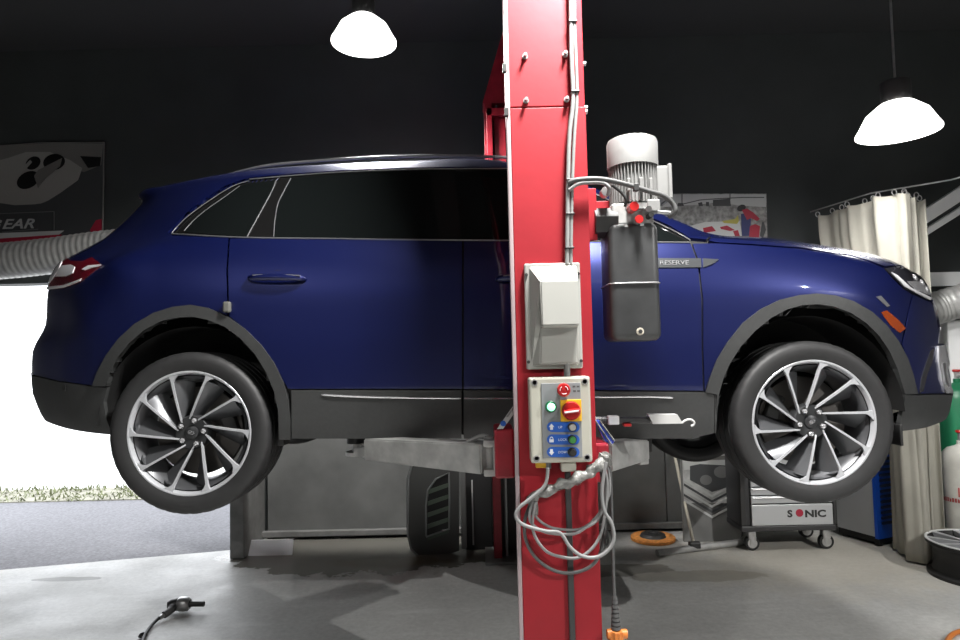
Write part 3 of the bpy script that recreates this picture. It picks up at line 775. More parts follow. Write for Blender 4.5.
# carriage to the left, pivot and arms
q0, q1 = at(494, 430, 2.55), at(519, 476, 2.55)
cg = MB(); cg.bb(q0.x, 2.50, q1.z, x0+.004, 2.70, q0.z+.01, .01); cg.build('carriage', 'lift_red_worn', lift)
q2, q3 = at(588, 447, 2.55), at(604, 480, 2.55)
MB().bb(x1-.002, 2.50, q3.z, q3.x+.015, 2.70, q2.z+.02, .01).build('carriage', 'lift_red_worn', lift)
MB().prism([at(497, 429, 2.49), at(503, 429, 2.49), at(518, 408, 2.49), at(515, 403.5, 2.49)], (0, .008, 0)).build('sticker_plate', 'white_paint', lift)
q = at(503.2, 423.5, 2.488); MB().cyl(q+V((0, .002, 0)), -Y_, .011, .003, 20).build('sticker_mark', 'blue_sign', lift)
MB().prism([at(506, 417, 2.489), at(508, 417, 2.489), at(514, 408.5, 2.489), at(512.5, 408, 2.489)], (0, -.0015, 0)).build('sticker_text', 'cable_grey', lift)
c0 = at(491, 457, 2.6)
pv = MB(); pv.bb(c0.x-.03, 2.56, at(490, 475, 2.6).z, c0.x+.02, 2.68, at(490, 468, 2.6).z, .006); pv.bb(c0.x-.03, 2.56, at(490, 446, 2.6).z, c0.x+.02, 2.68, at(490, 439, 2.6).z, .006); pv.cyl((c0.x-.005, 2.62, at(490, 476, 2.6).z), Z_, .02, at(490, 437, 2.6).z-at(490, 476, 2.6).z, 16)
pv.bb(c0.x+.008, 2.56, at(490, 475, 2.6).z, c0.x+.02, 2.68, at(490, 439, 2.6).z, .006)
pv.build('arm_pivot', 'arm_grey', lift)
def bar(p, q, w, h, h2=None, w2=None, bev=.006):
    p, q = V(p), V(q); d = (q-p); d.z = 0; d.normalize(); n = V((-d.y, d.x, 0)); h2 = h2 or h; w2 = w2 or w; mb = MB()
    vs = []
    for P_, W, Hh in ((p, w, h), (q, w2, h2)):
        for a, b in ((-1, -1), (1, -1), (1, 1), (-1, 1)): vs.append(P_+n*(a*W/2)+Z_*(b*Hh/2))
    b = bmesh.new(); bv = [b.verts.new(v) for v in vs]
    for f in ((0, 1, 2, 3), (7, 6, 5, 4), (0, 4, 5, 1), (1, 5, 6, 2), (2, 6, 7, 3), (3, 7, 4, 0)): b.faces.new([bv[i] for i in f])
    bmesh.ops.recalc_face_normals(b, faces=b.faces[:]); bmesh.ops.bevel(b, geom=b.edges[:], offset=bev, segments=2, affect='EDGES')
    b.verts.index_update(); mb.add([v.co.copy() for v in b.verts], [[v.index for v in f.verts] for f in b.faces]); b.free(); return mb
A0 = at(489, 457.5, 2.62); A1 = at(372, 448, 3.03); A2 = at(353, 450, 3.18)
arm = bar(A0, A1, .11, .120, .098); arm.build('swing_arm', 'arm_grey', lift)
ext = bar(A0.lerp(A1, .7), at(360, 451, 3.12), .085, .06, .045); ext.build('arm_extension', 'arm_grey', lift)
zA = at(352, 449, 3.15).z
pd = MB().cyl((A2.x+.02, A2.y, zA-.035), Z_, .055, .02, 24, 1).cyl((A2.x+.02, A2.y, zA-.02), Z_, .025, .05, 16, 1).cyl((A2.x+.02, A2.y, zA+.025), Z_, .05, zs-zA-.02, 24, 0); pd.build('lift_pad', ['rubber', 'arm_grey'], lift)
MB().tube(cr([at(462, 445, 2.68), at(478, 437, 2.66), at(486, 436, 2.64), at(490, 440, 2.62)], 6), .009, 8).build('arm_rod', 'arm_grey', lift)
q = at(365, 451, 3.05); MB().tube([q+V((0, 0, -.03)), q+V((0, 0, .02))], .011, 10).build('arm_lock_pin', 'steel', lift)
B0 = at(598, 456, 2.64); B1 = at(637, 449, 2.95); B2 = at(640, 445, 3.06)
bar(B0, B1, .12, .12, .09).build('swing_arm', 'arm_grey', lift)
MB().cyl((B2.x, B2.y, B2.z-.03), Z_, .055, zs-B2.z+.035, 24).build('lift_pad', 'rubber', lift)
bf = MB(); bf.box(at(641, 454, 2.93), (.05, .05, .09), .006, rot_z(.4)); bf.box(at(625, 459, 2.86), (.03, .03, .06), .005, rot_z(.2)); bf.build('arm_lock', 'arm_grey', lift)

FY = 5.02
fx0 = at(493, 500, FY).x
far = thing('lift_post', (fx0+.15, FY+.12, 0), 'dark red far lift post standing behind the blue car', 'lift')
zf = at(495, 103, FY).z
f_ = MB(); f_.bb(fx0, FY, 0, fx0+.062, FY+.01, zf, .003); f_.bb(fx0, FY+.01, 0, fx0+.012, FY+.22, zf, .003); f_.bb(fx0+.298, FY+.01, 0, fx0+.31, FY+.22, zf, .003); f_.bb(fx0+.25, FY, 0, fx0+.31, FY+.01, zf, .003); f_.build('column', 'lift_red_worn', far)
MB().bb(fx0+.012, FY+.2, 0, fx0+.298, FY+.22, zf, .003).build('column_web', 'dark_steel', far)  # dark colour paints in the shade inside the open channel
f_ = MB(); t1 = at(506, 0, FY); f_.prism([(fx0-.01, FY, zf), (fx0+.31, FY, zf), (t1.x+.22, FY, ZC-.01), (t1.x+.06, FY, ZC-.01)], (0, .2, 0)); f_.build('column_extension', 'lift_red_worn', far)
MB().bb(fx0-.07, FY-.10, 0, fx0+.38, FY+.3, .022, .004).build('base_plate', 'frame_grey', far)
MB().tube([(fx0+.10, FY+.06, .02), (fx0+.10, FY+.06, zf)], .012, 8).build('hydraulic_line', 'strip_light', far)
q = at(486, 110, FY-.1); r_ = at(505, 170, FY-.1); w = .045
hk = MB(); hk.bb(q.x, FY-.14, r_.z-.4, q.x+w, FY-.02, q.z, .004); hk.bb(q.x, FY-.14, q.z-.06, q.x+.16, FY-.02, q.z, .004); hk.bb(q.x+.06, FY-.1, r_.z-.4, q.x+.15, FY-.02, q.z-.06, .004)
hk.build('carriage', 'lift_red_worn', far)

# conduits running down the red post
def strand(pts, r, name, m, label, cat, group=None, Y=LY-.02, sub=8):
    q = cr([at(*p) if len(p) == 3 else at(p[0], p[1], Y) for p in pts], sub)
    o = MB().tube(q, r, 10).build(name, m, label=label, cat=cat, group=group); return rootify(o, q[-1])
strand([(570, -40), (571, 25), (571.5, 60), (573, 100), (569.5, 135), (568, 180), (567.5, 220), (567, 264)], .0085, 'conduit', 'conduit', 'pale grey conduit on the red post, left of the pair', 'cable', 'conduits on the post')
strand([(574.5, -40), (574.5, 25), (576, 60), (577, 98), (574.5, 135), (572.5, 180), (571.5, 220), (571, 264)], .0065, 'conduit', 'conduit', 'thinner pale grey conduit on the red post, right of the pair', 'cable', 'conduits on the post')
for yy in (22, 92, 180, 214, 248):
    q = at({22: 572.5, 92: 575, 180: 570.5, 214: 570, 248: 569.5}[yy], yy, LY-.02)
    o = MB().box(q+V((0, .003, 0)), (.034, .03, .008), .003).build('cable_tie', 'black_plastic', label={22: 'black cable tie on the conduits, topmost', 92: 'black cable tie on the conduits above the post seam', 180: 'black cable tie on the conduits beside the motor', 214: 'black cable tie on the conduits midway to the white cover', 248: 'black cable tie on the conduits just above the white cover'}[yy], cat='cable tie', group='cable ties'); rootify(o, q)
# short conduit between the cover and the control box
strand([(567, 362), (567, 380)], .012, 'conduit', 'conduit', 'short grey conduit between white cover and control box', 'cable', Y=LY-.03)

# ------------------------------------------------------------------ white cover
a, b = at(525, 263, LY-.02), at(582, 369, LY-.02)
cxw = (a.x+b.x)/2; wj = at(582, 300, LY-.02).x-at(526, 300, LY-.02).x; zt_, zb_ = at(553, 263, LY-.02).z, at(553, 369, LY-.02).z
jb = thing('junction_cover', (cxw, LY, zb_), 'white plastic trapezoid cover box on the red post', 'box')
j = MB(); j.box((cxw, LY-.012, (zt_+zb_)/2), (wj, .024, zt_-zb_), .006); j.build('back_plate', 'white_plastic', jb)
hw = wj/2-.012; zm = at(553, 326, LY-.05).z; xl = cxw-hw+.006; xr = cxw+hw
z1, z2 = zt_-.008, zb_+.008
yf = LY-.105
vs = [(xl, LY-.02, z1), (xr, LY-.02, z1), (xr, LY-.02, z2), (xl, LY-.02, z2),
      (xl+.035, yf+.012, z1-.065), (xr-.008, yf+.012, z1-.065), (xr-.008, yf, zm), (xl+.035, yf, zm),
      (xl+.035, LY-.05, zm-.008), (xr-.008, LY-.05, zm-.008), (xr-.012, LY-.045, z2+.012), (xl+.03, LY-.045, z2+.012)]
fs = [(4, 5, 6, 7), (0, 1, 5, 4), (7, 6, 9, 8), (8, 9, 10, 11), (11, 10, 2, 3), (0, 4, 7, 8, 11, 3), (1, 2, 10, 9, 6, 5)]
bmv = bmesh.new(); vv = [bmv.verts.new(v) for v in vs]
for f in fs: bmv.faces.new([vv[i] for i in f])
bmesh.ops.recalc_face_normals(bmv, faces=bmv.faces[:]); bmesh.ops.bevel(bmv, geom=bmv.edges[:], offset=.004, segments=2, affect='EDGES'); bmv.verts.index_update()
MB().add([v.co.copy() for v in bmv.verts], [[v.index for v in f.verts] for f in bmv.faces]).build('hood', 'white_plastic', jb); bmv.free()
for sx in (-1, 1):
    for z in (z1-.035, z2+.02):
        MB().cyl((cxw+sx*(wj/2-.007), LY-.024, z), -Y_, .006, .004, 12).build('screw', 'dark_steel', jb)

# ------------------------------------------------------------------ control box
YC = LY-.075
a, b = at(530, 377, YC), at(591.5, 463, YC)
cx, wz = (at(530, 420, YC).x+at(591.5, 420, YC).x)/2, at(591.5, 420, YC).x-at(530, 420, YC).x
zt2, zb2 = at(560, 377, YC).z, at(560, 463, YC).z
cb = thing('control_box', (cx, LY, zb2), 'beige lift control box with buttons on the red post', 'control box')
MB().box((cx, LY-.0375, (zt2+zb2)/2), (wz, .075, zt2-zb2), .008).build('housing', 'box_beige', cb)
YP = YC-.004
l0, r0_ = at(542, 420, YP).x, at(581.5, 420, YP).x; zp1, zp0 = at(560, 383, YP).z, at(560, 458, YP).z
MB().bb(l0, YP, zp0, r0_, YC+.002, zp1, .0015).build('face_plate', 'panel_grey', cb)
for (sx, sz) in ((0, 0), (1, 0), (0, 1), (1, 1)):
    q = V((cx-wz/2+.02+sx*(wz-.04), YC+.001, zt2-.018-sz*(zt2-zb2-.036)))
    MB().lathe([(.012, 0), (.012, -.003), (.008, -.0035), (.008, -.001), (1e-5, -.001)], q, Y_, 20).build('corner_screw', 'cable_grey', cb)
# emergency stop
q = at(562.5, 389.5, YP); MB().cyl(q, -Y_, .019, .012, 28, 1).lathe([(.012, -.01), (.016, -.02), (.0235, -.026), (.0245, -.033), (.021, -.040), (1e-5, -.042)], q, Y_, 32, 0).build('emergency_stop', ['red_plastic', 'green_dark'], cb)
arr = MB()
for k in range(3):
    a0 = k*2*pi/3; pts = [q+V((.014*cos(a0+t*.25), -.0418+.0008*0, .014*sin(a0+t*.25))) for t in range(6)]; arr.tube(pts, .0013, 6)
arr.build('stop_arrows', 'white_ink', cb)
# pilot lamp
q = at(550.5, 406.5, YP); MB().cyl(q+V((0, 0, 0)), -Y_, .021, .016, 28).build('lamp_bezel', 'green_dark', cb)
MB().lathe([(.014, -.012), (.014, -.028), (.010, -.034), (1e-5, -.036)], q, Y_, 28).build('pilot_lamp', 'green_lamp', cb)
# rotary isolator on a yellow plate
q = at(571, 410.5, YP); MB().box(q+V((0, -.002, 0)), (.076, .005, .078), .002).build('switch_plate', 'yellow', cb)
MB().lathe([(.034, -.004), (.034, -.012), (.030, -.020), (1e-5, -.020)], q, Y_, 36).build('selector_switch', 'red_plastic', cb)
MB().box(q+V((-.002, -.030, 0)), (.060, .026, .014), .005, Matrix.Rotation(R(-6), 3, 'Y')).build('selector_lever', 'red_plastic', cb)
MB().box(q+V((-.004, -.0445, 0)), (.05, .002, .006), .001, Matrix.Rotation(R(-6), 3, 'Y')).build('selector_mark', 'white_ink', cb)
for i, py in enumerate((427, 439.5, 452)):
    pl, pr = at(547, py, YP), at(579.5, py, YP); hgt = .036
    pts = []
    for k in range(13): a0 = pi/2+pi*k/12; pts.append(V((pl.x+hgt/2+hgt/2*cos(a0), YP, pl.z+hgt/2*sin(a0))))
    for k in range(13): a0 = -pi/2+pi*k/12; pts.append(V((pr.x-hgt/2+hgt/2*cos(a0), YP, pr.z+hgt/2*sin(a0))))
    MB().prism(pts, (0, -.0012, 0)).build('sign_strip', 'blue_sign', cb)
    c_ = at(551.5, py, YP-.0013); ic = MB(); yv = V((0, -.001, 0))
    if i == 1:
        ic.prism([c_+V((-.008, 0, -.010)), c_+V((.008, 0, -.010)), c_+V((.008, 0, .001)), c_+V((-.008, 0, .001))], yv)
        ic.tube([c_+V((.0055*cos(pi*k/8), -.001, .001+.008*sin(pi*k/8))) for k in range(9)], .0014, 6)
    else:
        s = 1 if i == 0 else -1
        ic.prism([c_+V((-.010, 0, 0)), c_+V((0, 0, s*.012)), c_+V((.010, 0, 0)), c_+V((.005, 0, 0)), c_+V((.005, 0, -s*.010)), c_+V((-.005, 0, -s*.010)), c_+V((-.005, 0, 0))], yv)
    ic.build('arrow_icon' if i != 1 else 'lock_icon', 'white_ink', cb)
    c_ = at(558.2, py+1.4, YP-.0013); text_mesh(('UP', 'LOCK', 'DOWN')[i], .012, c_, X_, Z_, .0008).build('sign_text', 'white_ink', cb)
    q = at(572, py, YP); MB().lathe([(.016, 0), (.016, -.008), (.013, -.010)], q, Y_, 24, 1).lathe([(.012, -.005), (.012, -.017), (.010, -.019), (1e-5, -.019)], q, Y_, 24, 0).build('push_button', [('white_plastic', 'green_btn', 'rubber')[i], 'rubber'], cb)
for k, (a, b) in enumerate(((574, 386.5), (578, 386.5), (574.5, 391), (578.5, 391))):
    q = at(a, b, YP); MB().prism([q+V((-.005, 0, -.003)), q+V((.005, 0, -.003)), q+V((.005, 0, .003)), q+V((-.005, 0, .003))], (0, -.0006, 0)).build('legend_mark', 'cable_dark', cb)
q = at(568, 466, LY-.04); MB().box(q, (.055, .045, .035), .006).build('cable_gland', 'box_beige', cb)
q = at(548, 466, LY-.03); MB().cyl(V((q.x, q.y, zb2+.004)), -Z_, .012, .03, 16).build('cable_gland', 'cable_grey', cb)
q = at(541, 465.5, LY-.03); MB().box(V((q.x, q.y, zb2-.012)), (.04, .02, .022), .004).build('yellow_clip', 'yellow', cb)

# cables under the box
film = thing('cable_bundle', at(560, 480, LY-.06), 'cable bundle wrapped in crumpled clear plastic film below the control box', 'cable')
q = cr([at(530, 500, LY-.03), at(536, 496, LY-.05), at(556, 487, LY-.06), at(578, 478, LY-.07), at(596, 468, LY-.06), at(604, 460, LY-.04), at(607, 458, LY-.03)], 10)
k = len(q); random.seed(3)
rs = [(.015+.003*sin(i*.9)+.010*(i/k)) for i in range(k)]
mbx = MB().tube(q, rs, 18)
for i, v in enumerate(mbx.v): mbx.v[i] = v+V([noise.noise(v*38+V((k_*9, 0, 0)))*.010 for k_ in range(3)])
mbx.build('film_wrap', 'film', film)
MB().tube(cr([at(531, 497, LY-.03), at(534, 506, LY-.035), at(534, 514, LY-.035)], 6), [.016]*12+[.018], 10).build('film_tail', 'film', film)
rings = [('light grey cable hanging in a wide loop across the red post, foremost of the coil',
          [(548, 468), (545, 485), (531, 498), (519, 508), (516, 517), (524, 525), (545, 531), (560, 533), (570, 547), (582, 556), (597, 557), (609, 549), (614, 537), (611, 522), (604, 510), (602, 490), (606, 462)], .0065, 'cable_grey', LY-.075),
         ('dark cable of the coil hanging lowest across the red post',
          [(532, 500), (525, 520), (526, 540), (536, 558), (553, 570), (570, 573), (588, 568), (599, 556), (604, 535), (604, 500), (601, 470)], .0065, 'cable_dark', LY-.03),
         ('grey cable of the coil crossing the black channel at mid height',
          [(533, 500), (530, 520), (545, 532), (572, 534), (585, 528), (597, 520), (604, 505), (606, 485), (604, 466)], .0055, 'cable_grey', LY-.05),
         ('grey cable of the coil turning just under the middle strand',
          [(535, 502), (533, 530), (546, 551), (568, 558), (582, 556), (594, 546), (602, 530), (606, 505), (607, 480), (602, 462)], .0055, 'cable_grey', LY-.055),
         ('thin grey cable of the coil curving nearest the right edge of the post',
          [(537, 500), (535, 515), (550, 527), (574, 530), (588, 525), (600, 512), (609, 495), (609, 475), (605, 460)], .005, 'cable_grey', LY-.042)]
for lb, pts, r, m_, y in rings: strand(pts, r, 'coiled_cable', m_, lb, 'cable', 'coiled cables under the box', Y=y, sub=10)
pc = thing('power_plug', floor_at(617, 650, .0)*0+at(616.5, 640, LY-.02), 'orange and black plug hanging on a dark cable beside the post', 'plug')
q = cr([at(606, 458, LY-.03), at(610, 470, LY-.02), at(612, 520, LY-.02), at(613.5, 570, LY-.02), at(614.5, 598, LY-.02)], 8)
MB().tube(q, .006, 10).build('cable', 'cable_dark', pc)
st = MB(); a, b = at(614.5, 596, LY-.02), at(616, 630, LY-.02)
for k in range(8): st.tube([a.lerp(b, k/8), a.lerp(b, (k+.75)/8)], [.009+.0012*k, .0098+.0012*k], 14); st.tube([a.lerp(b, k/8), a.lerp(b, (k+1)/8)], .008, 10)
st.build('strain_relief', 'cable_dark', pc)
b2 = at(616.8, 660, LY-.02); pb = MB().cyl(b, (b2-b), .024, (b2-b).length, 24)
for k in range(10): pb.tube([b+V((.024*cos(k*pi/5), .024*sin(k*pi/5), -.004)), b2+V((.024*cos(k*pi/5), .024*sin(k*pi/5), 0))], .004, 6)
pb.tube([at(607, 634, LY-.02), at(627, 634, LY-.02)], .017, 14)
pb.build('plug_body', 'orange_plastic', pc)
MB().tube(cr([at(607, 530, LY-.05), at(605, 543, LY-.05), at(608, 543, LY-.05), at(607.5, 532, LY-.05)], 4), .004, 6).build('cable_loop', 'rubber', label='small black wire loop on the coil beside the post', cat='cable')

# hook light and blue sleeve tucked beside the post
wl = thing('work_light', at(640, 422, 2.5), 'white hand work light with hook on black rod right of the post', 'lamp')
YW = 2.52
MB().tube([at(590, 420, YW), at(650, 420.5, YW)], .013, 12).build('rod', 'black_plastic', wl)
cl = MB()
for k in range(6): cl.tube([at(595+k*2.3, 420, YW), at(596.2+k*2.3, 420, YW)], .015, 12)
cl.build('grip', 'cable_dark', wl)
MB().box(at(613, 420, YW-.004), (.044, .035, .035), .005).build('tag', 'poster_white', wl)
MB().box(at(627, 424.8, YW-.005), (.03, .03, .012), .003).build('trigger', 'red_plastic', wl)
MB().prism([at(648.5, 414.5, YW-.02), at(677.5, 414.5, YW-.02), at(683, 423.5, YW-.02), at(653, 424, YW-.02)], (0, .04, 0)).build('lamp_head', 'white_paint', wl)
MB().tube(cr([at(682, 423, YW), at(685, 420.5, YW), at(690, 419.5, YW), at(694, 422, YW), at(693.5, 425, YW), at(691, 426, YW)], 5), .0045, 8).build('hook', 'white_paint', wl)
bsl = MB().prism([at(594, 420, 2.44), at(600, 420.5, 2.44), at(615, 441, 2.44), at(611.5, 445, 2.44), at(605, 441, 2.44)], (0, .02, 0))
bsl.tube([at(595, 420, 2.437), at(611.5, 444.5, 2.437)], .003, 6, 1); bsl.tube([at(600, 421, 2.437), at(614.5, 441, 2.437)], .003, 6, 1)
rootify(bsl.build('plastic_sleeve', ['blue_plastic', 'film'], label='blue plastic sleeve sticking out beside the control box', cat='sleeve'), at(605, 445, 2.45))

# ------------------------------------------------------------------ hydraulic power unit
YU = 2.40
def uc(px, py): return at(px+2.5, py, YU)
ta, tb_ = uc(633, 222), uc(633, 341)
pu = thing('hydraulic_power_unit', (ta.x, YU+.1, tb_.z), 'white motor with black oil tank hung beside the red post', 'pump')
tw = at(661.5, 300, YU).x-at(611, 300, YU).x
cxu = (at(661.5, 300, YU).x+at(611, 300, YU).x)/2
tk = MB(); tk.box((cxu, YU+tw/2, (ta.z+tb_.z)/2), (tw, tw, ta.z-tb_.z), .028, seg=5)
for i in range(len(tk.s)): tk.s[i] = True
tk.build('oil_tank', 'tank_black', pu)
zse = uc(633, 283).z
sm_ = MB(); sm_.box((cxu, YU+tw/2, zse), (tw+.005, tw+.005, .006), .0028, seg=2)
pts = []
for (sx, sy) in ((1, 1), (-1, 1), (-1, -1), (1, -1)):
    for k in range(6):
        a0 = {(1, 1): 0, (-1, 1): pi/2, (-1, -1): pi, (1, -1): 1.5*pi}[(sx, sy)]+pi/2*k/5
        pts.append(V((cxu+sx*(tw/2-.027)+.029*cos(a0), YU+tw/2+sy*(tw/2-.027)+.029*sin(a0), zse)))
MB().tube(pts, .0032, 8, closed=True).build('tank_seam', 'seam', pu)
q = uc(637.5, 331.5); MB().cyl(q+V((0, .002, 0)), -Y_, .014, .008, 20, 1).cyl(q+V((0, -.004, 0)), -Y_, .008, .006, 6, 0).build('drain_plug', ['dark_steel', 'wood'], pu)
# motor
mc = V((at(632.5, 165, YU+.1).x, YU+.10, 0)); mr = (at(657, 165, YU+.1).x-at(608, 165, YU+.1).x)/2
zm0, zm1, zm2 = uc(633, 200).z, uc(633, 158).z, uc(633, 133).z
mo = MB().lathe([(1e-5, zm0-.0), (mr*.86, zm0), (mr*.86, zm1)], mc, Z_, 40)
for k in range(44):
    a0 = 2*pi*k/44; d = V((cos(a0), sin(a0), 0)); mo.box(mc+d*(mr*.90)+Z_*((zm0+zm1)/2), (mr*.16, .0035, zm1-zm0-.006), 0, rot_z(a0))
mo.build('motor_fins', 'motor_white', pu)
MB().lathe([(mr*.9, zm1-.012), (mr*1.02, zm1-.012), (mr*1.02, zm2-.012), (mr*.97, zm2), (mr*.85, zm2+.006), (1e-5, zm2+.008)], mc, Z_, 48).build('fan_cover', 'motor_white', pu)
a, b = at(657, 166, YU+.05), at(672, 198, YU+.05)
tx = MB(); tx.bb(mc.x+mr*.8, YU+.04, b.z, b.x-.012, YU+.17, a.z, .008); tx.bb(b.x-.014, YU+.035, b.z-.004, b.x, YU+.175, a.z+.006, .004); tx.build('terminal_box', 'motor_white', pu)
for k, (dx) in enumerate((-.04, .005, .045)):
    q = V((mc.x+dx, mc.y-sqrt(mr**2-dx**2)-.003, (zm0+zm1)/2-.02)); MB().box(q, (.012, .016, .05), .003).build('motor_rib', 'motor_white', pu)
fl_ = MB().lathe([(1e-5, zm0-.03), (mr*.95, zm0-.03), (mr*.95, zm0-.008), (mr*.6, zm0)], mc, Z_, 40); fl_.build('motor_flange', 'motor_white', pu)
zt3 = ta.z
vb = MB(); vb.box((cxu+.005, YU+.10, (zm0-.03+zt3)/2+.01), (.16, .15, zm0-.03-zt3+.03), .008); vb.build('valve_block', 'arm_grey', pu)
q = uc(630, 208); MB().cyl(q+V((0, .02, 0)), -Y_, .018, .05, 20).build('valve_knob', 'red_plastic', pu)
q = uc(634.5, 221); MB().cyl(q+V((0, .02, 0)), -Y_, .013, .05, 18, 1).cyl(q+V((0, -.03, 0)), -Y_, .016, .006, 18, 0).build('filler_cap', ['red_plastic', 'cable_grey'], pu)
q = uc(645, 210); MB().cyl(q+V((0, .03, 0)), -Y_, .012, .05, 18).build('valve_cartridge', 'steel', pu)
q = uc(652, 205); MB().box(q+V((0, .03, 0)), (.05, .05, .05), .006).build('valve_body', 'motor_white', pu)
q = uc(647, 216); MB().cyl(q+V((0, .02, 0)), -Y_, .010, .045, 8).build('valve_cartridge', 'rubber', pu)
MB().tube([uc(655, 212), uc(668, 213)], .008, 10).build('hose_fitting', 'steel', pu)
# hex dark relief can and red bracket
q = uc(606, 220); MB().cyl(V((q.x-.045, YU+.06, q.z)), X_, .058, .085, 6).build('solenoid', 'dark_steel', pu)
br = MB(); a, b = at(585, 188, YU+.03), at(598, 240, YU+.03)
br.bb(x1, YU+.035, b.z, b.x, YU+.05, a.z, .003); br.bb(x1, YU+.05, b.z, b.x-.03, YU+.13, a.z, .003); br.bb(b.x-.02, YU+.12, b.z+.04, cxu, YU+.135, a.z-.03, .003); br.build('bracket', 'lift_red', pu)
q = uc(603, 192); MB().cyl(q+V((0, .03, 0)), -Y_, .018, .04, 20, 0).build('pressure_port', 'steel', pu)
YHs = YU-.035
MB().tube(cr([at(569, 183, LY-.03), at(577, 180, YHs), at(600, 179, YHs), at(625, 184, YHs), at(648, 191, YHs), at(664, 196, YHs), at(673, 204, YHs), at(675, 212, YHs), at(669, 217, YHs+.02)], 8), .0095, 12).build('hydraulic_hose', 'cable_dark', pu)
MB().tube(cr([at(569, 190, LY-.03), at(578, 184, YHs), at(590, 182.5, YHs), at(603, 183, YHs), at(609, 188, YHs), at(608, 195, YHs+.02)], 8), .0075, 12).build('hydraulic_hose', 'cable_grey', pu)
MB().tube(cr([at(612, 185, YHs), at(622, 193, YHs), at(626, 200, YHs), at(625, 206, YHs+.02)], 6), .006, 10).build('hydraulic_hose', 'rubber', pu)
MB().box(at(636, 187.5, YHs), (.02, .022, .03), .004).build('hose_clamp', 'dark_steel', pu)

# ------------------------------------------------------------------ hanging lamps
def lamp(px, py, Y, wpx, label):
    c = at(px, py, Y); r = wpx/640*Y/2
    root = thing('pendant_lamp', c, label, 'lamp', 'ceiling lamps')
    MB().lathe([(r*1.0, 0), (r*1.0, .012), (r*.93, r*.16), (r*.74, r*.52), (r*.46, r*.76), (r*.40, r*.80), (r*.43, r*.72), (r*.70, r*.49), (r*.90, r*.15), (r*.98, .005), (r*1.0, 0)], c, Z_, 48).build('shade', 'lamp_shade', root)
    MB().lathe([(1e-5, -.015), (r*.6, -.010), (r*.965, .012), (r*.90, .02), (1e-5, .02)], c, Z_, 40).build('diffuser', 'lamp_glow', root)
    MB().cyl(c+Z_*(r*.80), Z_, r*.36, .15, 24).build('ballast', 'lamp_housing', root)
    MB().tube([c+Z_*(r*.85+.15), V((c.x, c.y, ZC))], .008, 8).build('suspension', 'steel', root)
    return c, r
L1 = lamp(364, 43, 4.35, 66, 'glowing round ceiling lamp above the blue car roof, left')
L2 = lamp(898, 133, 4.25, 76, 'glowing round ceiling lamp above the curtain, right')
def spot(name, loc, power, size=.4, cone=160, blend=.5, tgt=None, col=(1, .985, .96)):
    l = bpy.data.lights.new(name, 'SPOT'); l.energy = power; l.spot_size = R(cone); l.spot_blend = blend; l.shadow_soft_size = size/2; l.color = col
    o = bpy.data.objects.new(name, l); C.objects.link(o); o.location = loc
    d = (V(tgt)-V(loc)) if tgt else V((0, 0, -1)); o.rotation_euler = d.to_track_quat('-Z', 'Y').to_euler(); return o
LP = [520, 420]
spot('spot_light', L1[0]-Z_*.04, 700, .3); spot('spot_light', L2[0]-Z_*.04, 80, .3)
spot('spot_light', (.62, 1.92, 3.80), 1000, .35)  # lamp of the next row, above and just before the post
spot('spot_light', (-2.4, -1.8, 4.1), 230, .06); spot('spot_light', (4.4, -1.15, 4.1), 1000, .06)            # added unseen fill lights behind the camera, brightening the floor

# ------------------------------------------------------------------ posters
def pquad(pts, Y): return [at(a, b, Y) for a, b in pts]
PY = BW-.03
def flat(poly, Y, th=.002): return MB().prism([at(a, b, Y) for a, b in poly], (0, th, 0))
def ell(cx, cy, rx, ry, a=0, n=24, t0=0, t1=2*pi): return [(cx+rx*cos(t0+(t1-t0)*i/n)*cos(a)-ry*sin(t0+(t1-t0)*i/n)*sin(a), cy+rx*cos(t0+(t1-t0)*i/n)*sin(a)+ry*sin(t0+(t1-t0)*i/n)*cos(a)) for i in range(n+(t1-t0 < 6))]
ep = thing('poster', at(30, 246, PY), 'dark engine poster with red and white stripe on upper left wall', 'poster')
flat([(-40, 149), (0, 145.5), (40, 142.5), (104, 142.5), (102.5, 234), (-40, 255)], PY, .02).build('board', 'poster_dark', ep)
Yp = PY-.002
flat([(-40, 148.5), (0, 146), (52, 143), (103, 143.5), (101, 165), (84, 172), (60, 165), (-40, 176)], Yp).build('sky_print', 'poster_mid', ep)
Yp -= .002
flat([(-40, 170), (8, 158), (26, 152), (50, 152), (70, 160), (82, 168), (78, 180), (60, 193), (44, 203), (20, 206), (0, 203), (-40, 200)], Yp).build('engine_print', 'poster_light', ep)
Yp -= .002
for e in (ell(28, 180, 12, 8, -.5), ell(54, 162, 11, 8, -.2), ell(33, 163, 8, 6, -.6)): flat(e, Yp).build('bore_print', 'poster_black', ep)
flat([(34, 176), (38, 170), (62, 158), (60, 166), (46, 178), (38, 188)], Yp-.002).build('bracket_print', 'poster_mid', ep)
for sg in ([(38, 186), (60, 168), (63, 170), (42, 189)], [(14, 176), (30, 160), (32, 162), (17, 179)], [(2, 188), (8, 196), (5, 198), (-1, 190)], [(70, 164), (80, 170), (78, 174), (68, 168)]): flat(sg, Yp-.002).build('bolt_print', 'poster_light', ep)
flat([(80, 156), (101, 157), (100, 166), (88, 168)], Yp).build('bracket_print', 'poster_black', ep)
flat([(-40, 210), (0, 206), (40, 204), (101.5, 178), (101.5, 232), (-40, 250)], Yp+.001).build('panel_print', 'poster_dark', ep)
flat([(-40, 235.5), (0, 233), (64, 230.5), (59, 234.5), (0, 238.5), (-40, 241)], Yp-.002).build('white_stripe', 'poster_white', ep)
flat([(-40, 241), (0, 238.5), (62, 234.5), (58, 239), (0, 244), (-40, 247)], Yp-.002).build('red_stripe', 'poster_red', ep)
flat([(90, 230), (96, 220), (101.5, 219), (101.5, 232), (92, 234)], Yp-.002).build('red_corner', 'poster_red', ep)
